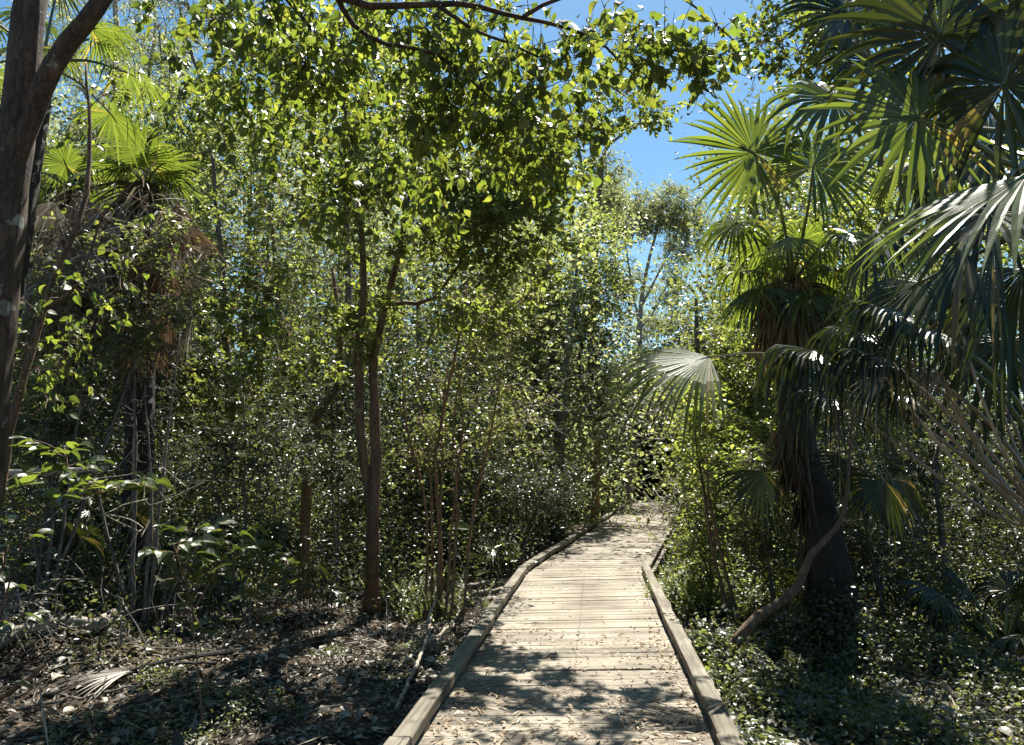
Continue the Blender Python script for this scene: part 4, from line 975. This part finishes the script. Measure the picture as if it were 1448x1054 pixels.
# ------------------------------------------------------------------ logs and sticks
def log(name, label, cat, pts, rad, mat, seed, lump=.07):
    rng = np.random.default_rng(seed); mb = MB(); Q, q = smooth_poly(pts, rad, .07)
    Q[1:-1] += rng.normal(size=Q[1:-1].shape) * .006
    tube(mb, Q, q, 10, 0, lump, rng)
    return mb, tag(mb.build(name, M[mat], smooth=True, loc=Q[0]), label, cat)
log('fallen_log', 'pale fallen log lying across the bare ground near the bush', 'log',
    [G(-60, 930) + [0, 0, .06], G(60, 912) + [0, 0, .08], G(135, 898) + [0, 0, .1], G(165, 885) + [0, 0, .13], G(230, 880) + [0, 0, .12], G(330, 872) + [0, 0, .10]], [.07, .062, .052, .055, .04, .025], 'twig_pale', 101)
log('leaning_stick', 'short brown stick propped on the ground at the near edge', 'stick', [G(-40, 1015) + [0, 0, .03], at(20, 975, 5.3), at(62, 940, 5.45)], [.022, .02, .017], 'bark_orange', 102)
log('dead_pole', 'pale horizontal dead pole behind the bright leaved bush', 'branch', [at(-60, 668, 5.6), at(50, 668, 5.6), at(152, 663, 5.7)], [.03, .026, .02], 'twig_pale', 103, .03)
for k, (a, b_, r_) in enumerate([((655, 862), (700, 852), .04), ((668, 850), (712, 843), .035), ((660, 842), (690, 838), .03)]):
    log('cut_log', ['lowest of the three pale log ends stacked by the kerb', 'middle of the three pale log ends stacked by the kerb', 'topmost of the three pale log ends stacked by the kerb'][k], 'log',
        [G(*a) + [0, 0, .05 + .035 * k], G(*b_) + [0, 0, .05 + .05 * k]], [r_, r_], 'twig_pale', 104 + k)
for k, (pts, lab) in enumerate([
    ([(560, 1010), (600, 930), (612, 870)], 'grey dead branch slanting up beside the near kerb'),
    ([(575, 940), (640, 895), (655, 860)], 'thin pale stick lying toward the log ends'),
    ([(620, 925), (600, 880), (590, 842)], 'crooked pale stick standing by the kerb')]):
    P = [G(*pts[0]) + [0, 0, .03], G(*pts[1]) + [0, 0, .12], G(*pts[2]) + [0, 0, .06]]
    if k == 2: 
        y = P[0][1]; P = [P[0], at(603, 885, y), at(618, 845, y)]
    log('dead_branch', lab, 'branch', P, [.017, .014, .008], 'twig_pale', 110 + k)

for k, (a, b_, r_, lab) in enumerate([((60, 985), (300, 938), .02, 'long dark fallen branch lying across the dead fan leaf'), ((20, 1010), (250, 965), .012, 'thin grey stick on the ground in front of the dead fan leaf'),
    ((330, 940), (480, 905), .014, 'crooked grey stick lying on sunlit litter between sapling and twin trunk'), ((420, 1020), (520, 1000), .010, 'short pale stick lying near the first kerb timber'),
    ((1250, 960), (1400, 985), .014, 'pale stick lying in the ground cover past the dark palm base')]):
    P0, P1 = G(*a), G(*b_); m1 = P0 * .65 + P1 * .35; m2 = P0 * .3 + P1 * .7; m1[2] = gz(m1[0], m1[1]); m2[2] = gz(m2[0], m2[1])
    log('fallen_branch', lab, 'branch', [P0 + [0, 0, .03], m1 + [.02, .03, .05], m2 + [-.02, -.03, .045], P1 + [0, 0, .03]], [r_, r_ * .9, r_ * .7, r_ * .4], 'bark_grey' if k else 'bark_dark', 130 + k)

# bleached twig tangles
def tangle(mb, c, r, n, rng, rad=.004, L=.6):
    for k in range(n):
        p = in_blob(rng, (c, r), 1)[0]; d = rand_dir(rng, 1, .5)[0]; l = L * rng.uniform(.4, 1.3)
        Q = np.array([p, p + d * l * .35 + rng.normal(size=3) * .05, p + d * l * .7 + rng.normal(size=3) * .1, p + d * l + rng.normal(size=3) * .16 + [0, 0, -.05]])
        Q[:, 2] = np.maximum(Q[:, 2], -.3)
        Q, q = smooth_poly(Q, rad * np.array([1.4, 1.1, .8, .4]), .09)
        tube(mb, Q, q, 4, 0, cap=False)
for i, (c, r, n, rad, L, lab) in enumerate([
    (at(20, 860, 6.8), (.35, .3, .16), 60, .005, .5, 'heap of bleached twigs at the foot of the bank beside the fallen log'),
    (at(190, 700, 7.2), (.9, .5, .5), 12, .004, .9, 'tangle of thin bare twigs behind the bright leaved bush'),
    (at(730, 570, 14), (.9, .8, .7), 34, .008, 1.1, 'pale tangle of dead twigs above the dark hollow'),
    (at(940, 600, 20), (.9, .8, .9), 60, .011, 1.5, 'white bare twigs hanging over the far bend of the walk'),
    (at(960, 720, 16), (.5, .7, .5), 50, .009, 1.0, 'bare twigs beside the second kerb at the bright shrubs')]):
    rng = np.random.default_rng(120 + i); mb = MB(); tangle(mb, c, r, n, rng, rad, L)
    tag(mb.build('twig_tangle', M['twig_pale'], loc=c), lab, 'twigs')

# ------------------------------------------------------------------ masses nobody could count
def scatter_pts(rng, n, x0, x1, y0, y1, dmin, side=None, dmax=1e9):
    x = rng.uniform(x0, x1, n); y = y0 + (y1 - y0) * rng.random(n)
    d = seg_dist(x, y, CL); k = (d > dmin) & (d < dmax)
    if side is not None:
        cx = np.interp(y, CL[:, 1], CL[:, 0]); k &= ((x - cx) * side > 0)
    return x[k], y[k]

# leaf litter on the ground
rng = np.random.default_rng(200)
mb = MB()
x, y = scatter_pts(rng, 130000, -7, 8, 2.2, 14, .95)
z = gh(x, y) + rng.uniform(.0, .035, len(x)); n = len(x)
D = rand_dir(rng, n, .25); put_leaves(mb, np.stack([x, y, z], 1), D, rand_n(rng, n, .45), rng.uniform(.02, .085, n), T_hex(.36), 0, rng)
x, y = scatter_pts(rng, 4000, -7, 8, 2.2, 14, .95)
z = gh(x, y) + .03; n = len(x)
put_leaves(mb, np.stack([x, y, z], 1), rand_dir(rng, n, .15), rand_n(rng, n, .3), rng.uniform(.15, .5, n), T_strip(.03, .02), 0, rng)
x, y = scatter_pts(rng, 5000, -7, 7, 2.2, 11, .95); n = len(x)
put_leaves(mb, np.stack([x, y, gh(x, y) + rng.uniform(.02, .06, n)], 1), rand_dir(rng, n, .3), rand_n(rng, n, .6), rng.uniform(.07, .15, n), T_big(.5), 0, rng)
kind(mb.build('leaf_litter', M['litter']), 'stuff')
# dry leaves and twigs on the deck, thicker along the edges and in the near part
mb = MB(); P = []
for k in range(14000):
    s = rng.random(); yy = rng.uniform(1.5, 22) if rng.random() < .55 else rng.uniform(1.5, 7.5)
    t = rng.beta(.45, .45) if rng.random() < .7 else rng.random()
    if yy > 7 and rng.random() < .55: continue
    if .15 < t < .85 and yy > 5.5 and rng.random() < .6: continue
    l = np.array([np.interp(yy, LK[:, 1], LK[:, 0]), yy]); r_ = np.array([np.interp(yy, RK[:, 1], RK[:, 0]), yy])
    p = l * (1 - t) + r_ * t
    if min(p[0] - l[0], r_[0] - p[0]) < .085: continue
    P.append([*p, .006 + rng.uniform(0, .012)])
P = np.array(P[:4200]); n = len(P)
put_leaves(mb, P[:n // 2], rand_dir(rng, n // 2, .1), rand_n(rng, n // 2, .3), rng.uniform(.02, .06, n // 2), T_hex(.42), 0, rng)
put_leaves(mb, P[n // 2:], rand_dir(rng, n - n // 2, .06), rand_n(rng, n - n // 2, .3), rng.uniform(.03, .09, n - n // 2), T_strip(.12, .03), 0, rng)
kind(mb.build('dry_leaves', M['deck_litter']), 'stuff')

# small green ground cover
mb = MB()
def cover(x, y, hmax, per, size, tm, mat, flat=.5):
    n = len(x)
    hgt = hmax * np.clip(.35 + .65 * vnoise(x, y, 1.1, 7), .05, 1.2)
    I = np.repeat(np.arange(n), per); m = len(I)
    P = np.stack([x[I] + rng.normal(size=m) * .05, y[I] + rng.normal(size=m) * .05, gh(x, y)[I] + hgt[I] * rng.uniform(.1, 1, m)], 1)
    put_leaves(mb, P, rand_dir(rng, m, .4), rand_n(rng, m, flat), size * rng.uniform(.6, 1.3, m), tm, mat, rng)
x, y = scatter_pts(rng, 24000, .5, 8, 3.5, 15, 1.05, +1); cover(x, y, .55, 6, .045, T_hex(.7), 0)
x, y = scatter_pts(rng, 9000, .5, 8, 4.5, 12, 1.2, +1); k = vnoise(x, y, .7, 11) > .1; cover(x[k], y[k], .75, 5, .06, T_hex(.6), 2)
x, y = scatter_pts(rng, 6000, -5, 1, 3.2, 8, 1.1, -1); k = vnoise(x, y, .8, 9) > .2; cover(x[k], y[k], .16, 8, .032, T_hex(.5), 0)
x, y = scatter_pts(rng, 7000, 0, 4, 8, 24, 1.45, +1, 2.9); cover(x, y, .75, 7, .055, T_rhomb(.6), 1)
kind(mb.build('ground_cover', [M['leaf_small'], M['leaf_lime'], M['leaf_dark']]), 'stuff')

# understory thickets: clumps of twiggy shrubs fading into shade
def thicket(name, spots, size, per, tm, mats, seed, tw=6):
    rng = np.random.default_rng(seed); mb = MB(); ns = len(spots)
    for (x, y, r_, h) in spots:
        b = np.array([x, y, gz(x, y)])
        m = int(per * r_ * h); mi = 0 if rng.random() < .7 else 1
        k = max(3, m // 14)
        C = np.stack([rng.normal(size=k) * r_ * .55, rng.normal(size=k) * r_ * .55, rng.random(k) ** .8 * h], 1) + b
        I = np.repeat(np.arange(k), 14); n = len(I)
        P = C[I] + rng.normal(size=(n, 3)) * .13
        put_leaves(mb, P, rand_dir(rng, n, .6) + [0, 0, -.25], rand_n(rng, n, .7), size * rng.uniform(.6, 1.3, n), tm, mi, rng)
        for j in range(tw // 3):
            e = C[rng.integers(k)]; Q, q = smooth_poly([b + rng.normal(size=3) * [.1, .1, 0], (b + e) / 2 + rng.normal(size=3) * .12, e], [.010, .006, .002], .2)
            tube(mb, Q, q, 4, 2, cap=False)
    return kind(mb.build(name, [M[mats[0]], M[mats[1]], M['bark_grey']]), 'stuff')
def spots(rng, n, x0, x1, y0, y1, dmin, r=(.4, .9), h=(.8, 2.2), side=None):
    x, y = scatter_pts(rng, n, x0, x1, y0, y1, dmin, side)
    return [(a, b_, rng.uniform(*r), rng.uniform(*h)) for a, b_ in zip(x, y)]
rng = np.random.default_rng(299)
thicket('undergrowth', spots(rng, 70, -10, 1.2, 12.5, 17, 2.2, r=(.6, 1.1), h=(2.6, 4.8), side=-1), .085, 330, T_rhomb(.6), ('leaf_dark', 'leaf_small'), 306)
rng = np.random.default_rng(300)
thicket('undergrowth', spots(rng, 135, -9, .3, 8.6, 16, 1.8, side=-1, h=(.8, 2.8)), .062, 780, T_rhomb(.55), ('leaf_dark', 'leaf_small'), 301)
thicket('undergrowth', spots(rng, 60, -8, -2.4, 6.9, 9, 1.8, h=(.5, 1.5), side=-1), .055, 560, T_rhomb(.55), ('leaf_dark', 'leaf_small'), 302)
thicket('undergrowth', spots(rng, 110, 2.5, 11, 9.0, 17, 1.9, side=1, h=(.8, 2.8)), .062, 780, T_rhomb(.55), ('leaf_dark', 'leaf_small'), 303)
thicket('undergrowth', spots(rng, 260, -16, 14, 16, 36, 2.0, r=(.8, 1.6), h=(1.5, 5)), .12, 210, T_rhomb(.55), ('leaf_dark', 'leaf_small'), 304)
sp = []
for k in range(40):
    a = at(rng.uniform(840, 1010), 655, rng.uniform(29, 44))
    if seg_dist(a[:1], a[1:2], CL)[0] > 1.9: sp.append((a[0], a[1], 1.3, rng.uniform(3.2, 5.0)))
thicket('undergrowth', sp, .13, 420, T_rhomb(.6), ('leaf_dark', 'leaf_dark'), 305)  # dark-leaved mass added to blacken the shade at the far end
# overhead tunnel at the far bend and wood behind it
def woods(name, lst, seed, leafm, size, per, bark='bark_grey'):
    rng = np.random.default_rng(seed); mb = MB()
    for (x, y, h, r_) in lst:
        b = np.array([x, y, gz(x, y)]); top = b + np.array([rng.normal() * .6, rng.normal() * .6, h * .85])
        Q, q = smooth_poly([b, (b + top) / 2 + rng.normal(size=3) * .25, top], [.16, .11, .03], .5); tube(mb, Q, q, 6, 1, cap=False)
        k = int(per * r_ * h / 20)
        zz = rng.uniform(.02, 1, k)
        C = np.stack([rng.normal(size=k) * r_ * .5, rng.normal(size=k) * r_ * .5, zz * h], 1) + b
        I = np.repeat(np.arange(k), 20); n = len(I)
        P = C[I] + rng.normal(size=(n, 3)) * .32
        put_leaves(mb, P, rand_dir(rng, n, .6) + [0, 0, -.3], rand_n(rng, n, .7), size * rng.uniform(.6, 1.3, n), T_rhomb(.62), 0, rng)
        for j in range(4):
            e = C[rng.integers(k)]; s = b + (top - b) * rng.uniform(.2, .8); Q, q = smooth_poly([s, (s + e) / 2 + [0, 0, .2], e], [.05, .03, .01], .5); tube(mb, Q, q, 4, 1, cap=False)
    return kind(mb.build(name, [M[leafm], M[bark]]), 'stuff')
rng = np.random.default_rng(400)
L1 = []
for k in range(46):
    px = rng.uniform(-150, 800); Y = rng.uniform(17, 34)
    skyline = 150 if px < 420 else (120 if px < 700 else 290)
    h = at(px, skyline + rng.uniform(-10, 130), Y)[2]
    p = at(px, 655, Y); L1.append((p[0], Y, h, rng.uniform(1.5, 2.4)))
woods('woods', L1, 401, 'leaf_grey', .14, 380)
L2 = []
for k in range(26):
    px = rng.uniform(985, 1600); Y = rng.uniform(15, 30)
    h = at(px, (330 if px < 1080 else 120) + rng.uniform(0, 90), Y)[2]
    p = at(px, 655, Y); L2.append((p[0], Y, h, rng.uniform(1.4, 2.2) if px > 1040 else 1.0))
woods('woods', L2, 402, 'leaf_small', .13, 260)
L3 = []
for k in range(34):
    px = rng.uniform(780, 1080); Y = rng.uniform(36, 58)
    h = at(px, 475 + rng.uniform(-15, 60), Y)[2]; p = at(px, 655, Y); L3.append((p[0], Y, h, 2.2))
woods('woods', L3[:9], 403, 'leaf_lime', .20, 240)
woods('woods', [(x, y - 4, h * rng.uniform(.72, .95), r_ * 1.1) for x, y, h, r_ in L3[9:]], 404, 'leaf_dark', .19, 620)  # packed dark leaf colour, added for the shade of the tunnel

GROUPS = {'gum_tree': 'gum trees rising in the distance', 'fern': 'ferns growing beside the boardwalk', 'shrub': 'shrubs of the understory', 'fan_palm_shrub': 'low trunkless fan palms of the understory',
          'sapling': 'young broad leaved saplings on the near floor', 'cut_log': 'cut log ends stacked by the kerb', 'dead_branch': 'dead branches beside the near kerb', 'fallen_branch': 'fallen branches on the forest floor',
          'twig_tangle': 'tangles of bare pale twigs'}
for ob in bpy.data.objects:
    nm_ = ob.name.split('.')[0]
    if ob.parent is None and nm_ in GROUPS and 'category' in ob: ob['group'] = GROUPS[nm_]

# ------------------------------------------------------------------ light, sky, camera
w = bpy.data.worlds.new('World'); scene.world = w; w.use_nodes = True
nt = w.node_tree; nt.nodes.clear()
o = nt.nodes.new('ShaderNodeOutputWorld'); bg = nt.nodes.new('ShaderNodeBackground'); sk = nt.nodes.new('ShaderNodeTexSky')
sk.sky_type = 'NISHITA'; sk.sun_disc = False; sk.sun_elevation = R(SUN_EL); sk.sun_rotation = R(SUN_AZ)
sk.air_density = 1.0; sk.dust_density = .3; sk.ozone_density = .3
bg.inputs['Strength'].default_value = 0.052
hs = nt.nodes.new('ShaderNodeHueSaturation'); hs.inputs['Hue'].default_value = .487; hs.inputs['Saturation'].default_value = 1.25; nt.links.new(sk.outputs[0], hs.inputs['Color']); nt.links.new(hs.outputs[0], bg.inputs[0]); nt.links.new(bg.outputs[0], o.inputs[0])
ld = bpy.data.lights.new('sun', 'SUN'); ld.energy = 5.0; ld.angle = R(.5); ld.color = (1, .95, .86)
lo = bpy.data.objects.new('sun', ld); COL.objects.link(lo)
import mathutils
sd = mathutils.Vector((math.sin(R(SUN_AZ)) * math.cos(R(SUN_EL)), math.cos(R(SUN_AZ)) * math.cos(R(SUN_EL)), math.sin(R(SUN_EL))))
lo.rotation_euler = sd.to_track_quat('Z', 'Y').to_euler(); lo.location = (4, 8, 12)
cd = bpy.data.cameras.new('camera'); cam = bpy.data.objects.new('camera', cd); COL.objects.link(cam)
cd.sensor_width = 36; cd.lens = FPX / 1448 * 36; cd.clip_end = 8000; cd.clip_start = .05
cam.location = CAM; cam.rotation_euler = (PI / 2 + TH, 0, 0)
scene.camera = cam
scene.view_settings.view_transform = 'Standard'; scene.view_settings.look = 'None'
scene.view_settings.exposure = 1.6; scene.view_settings.gamma = 1
c = scene.cycles
c.max_bounces = 7; c.diffuse_bounces = 2; c.glossy_bounces = 2; c.transmission_bounces = 4; c.transparent_max_bounces = 4
c.sample_clamp_indirect = 4
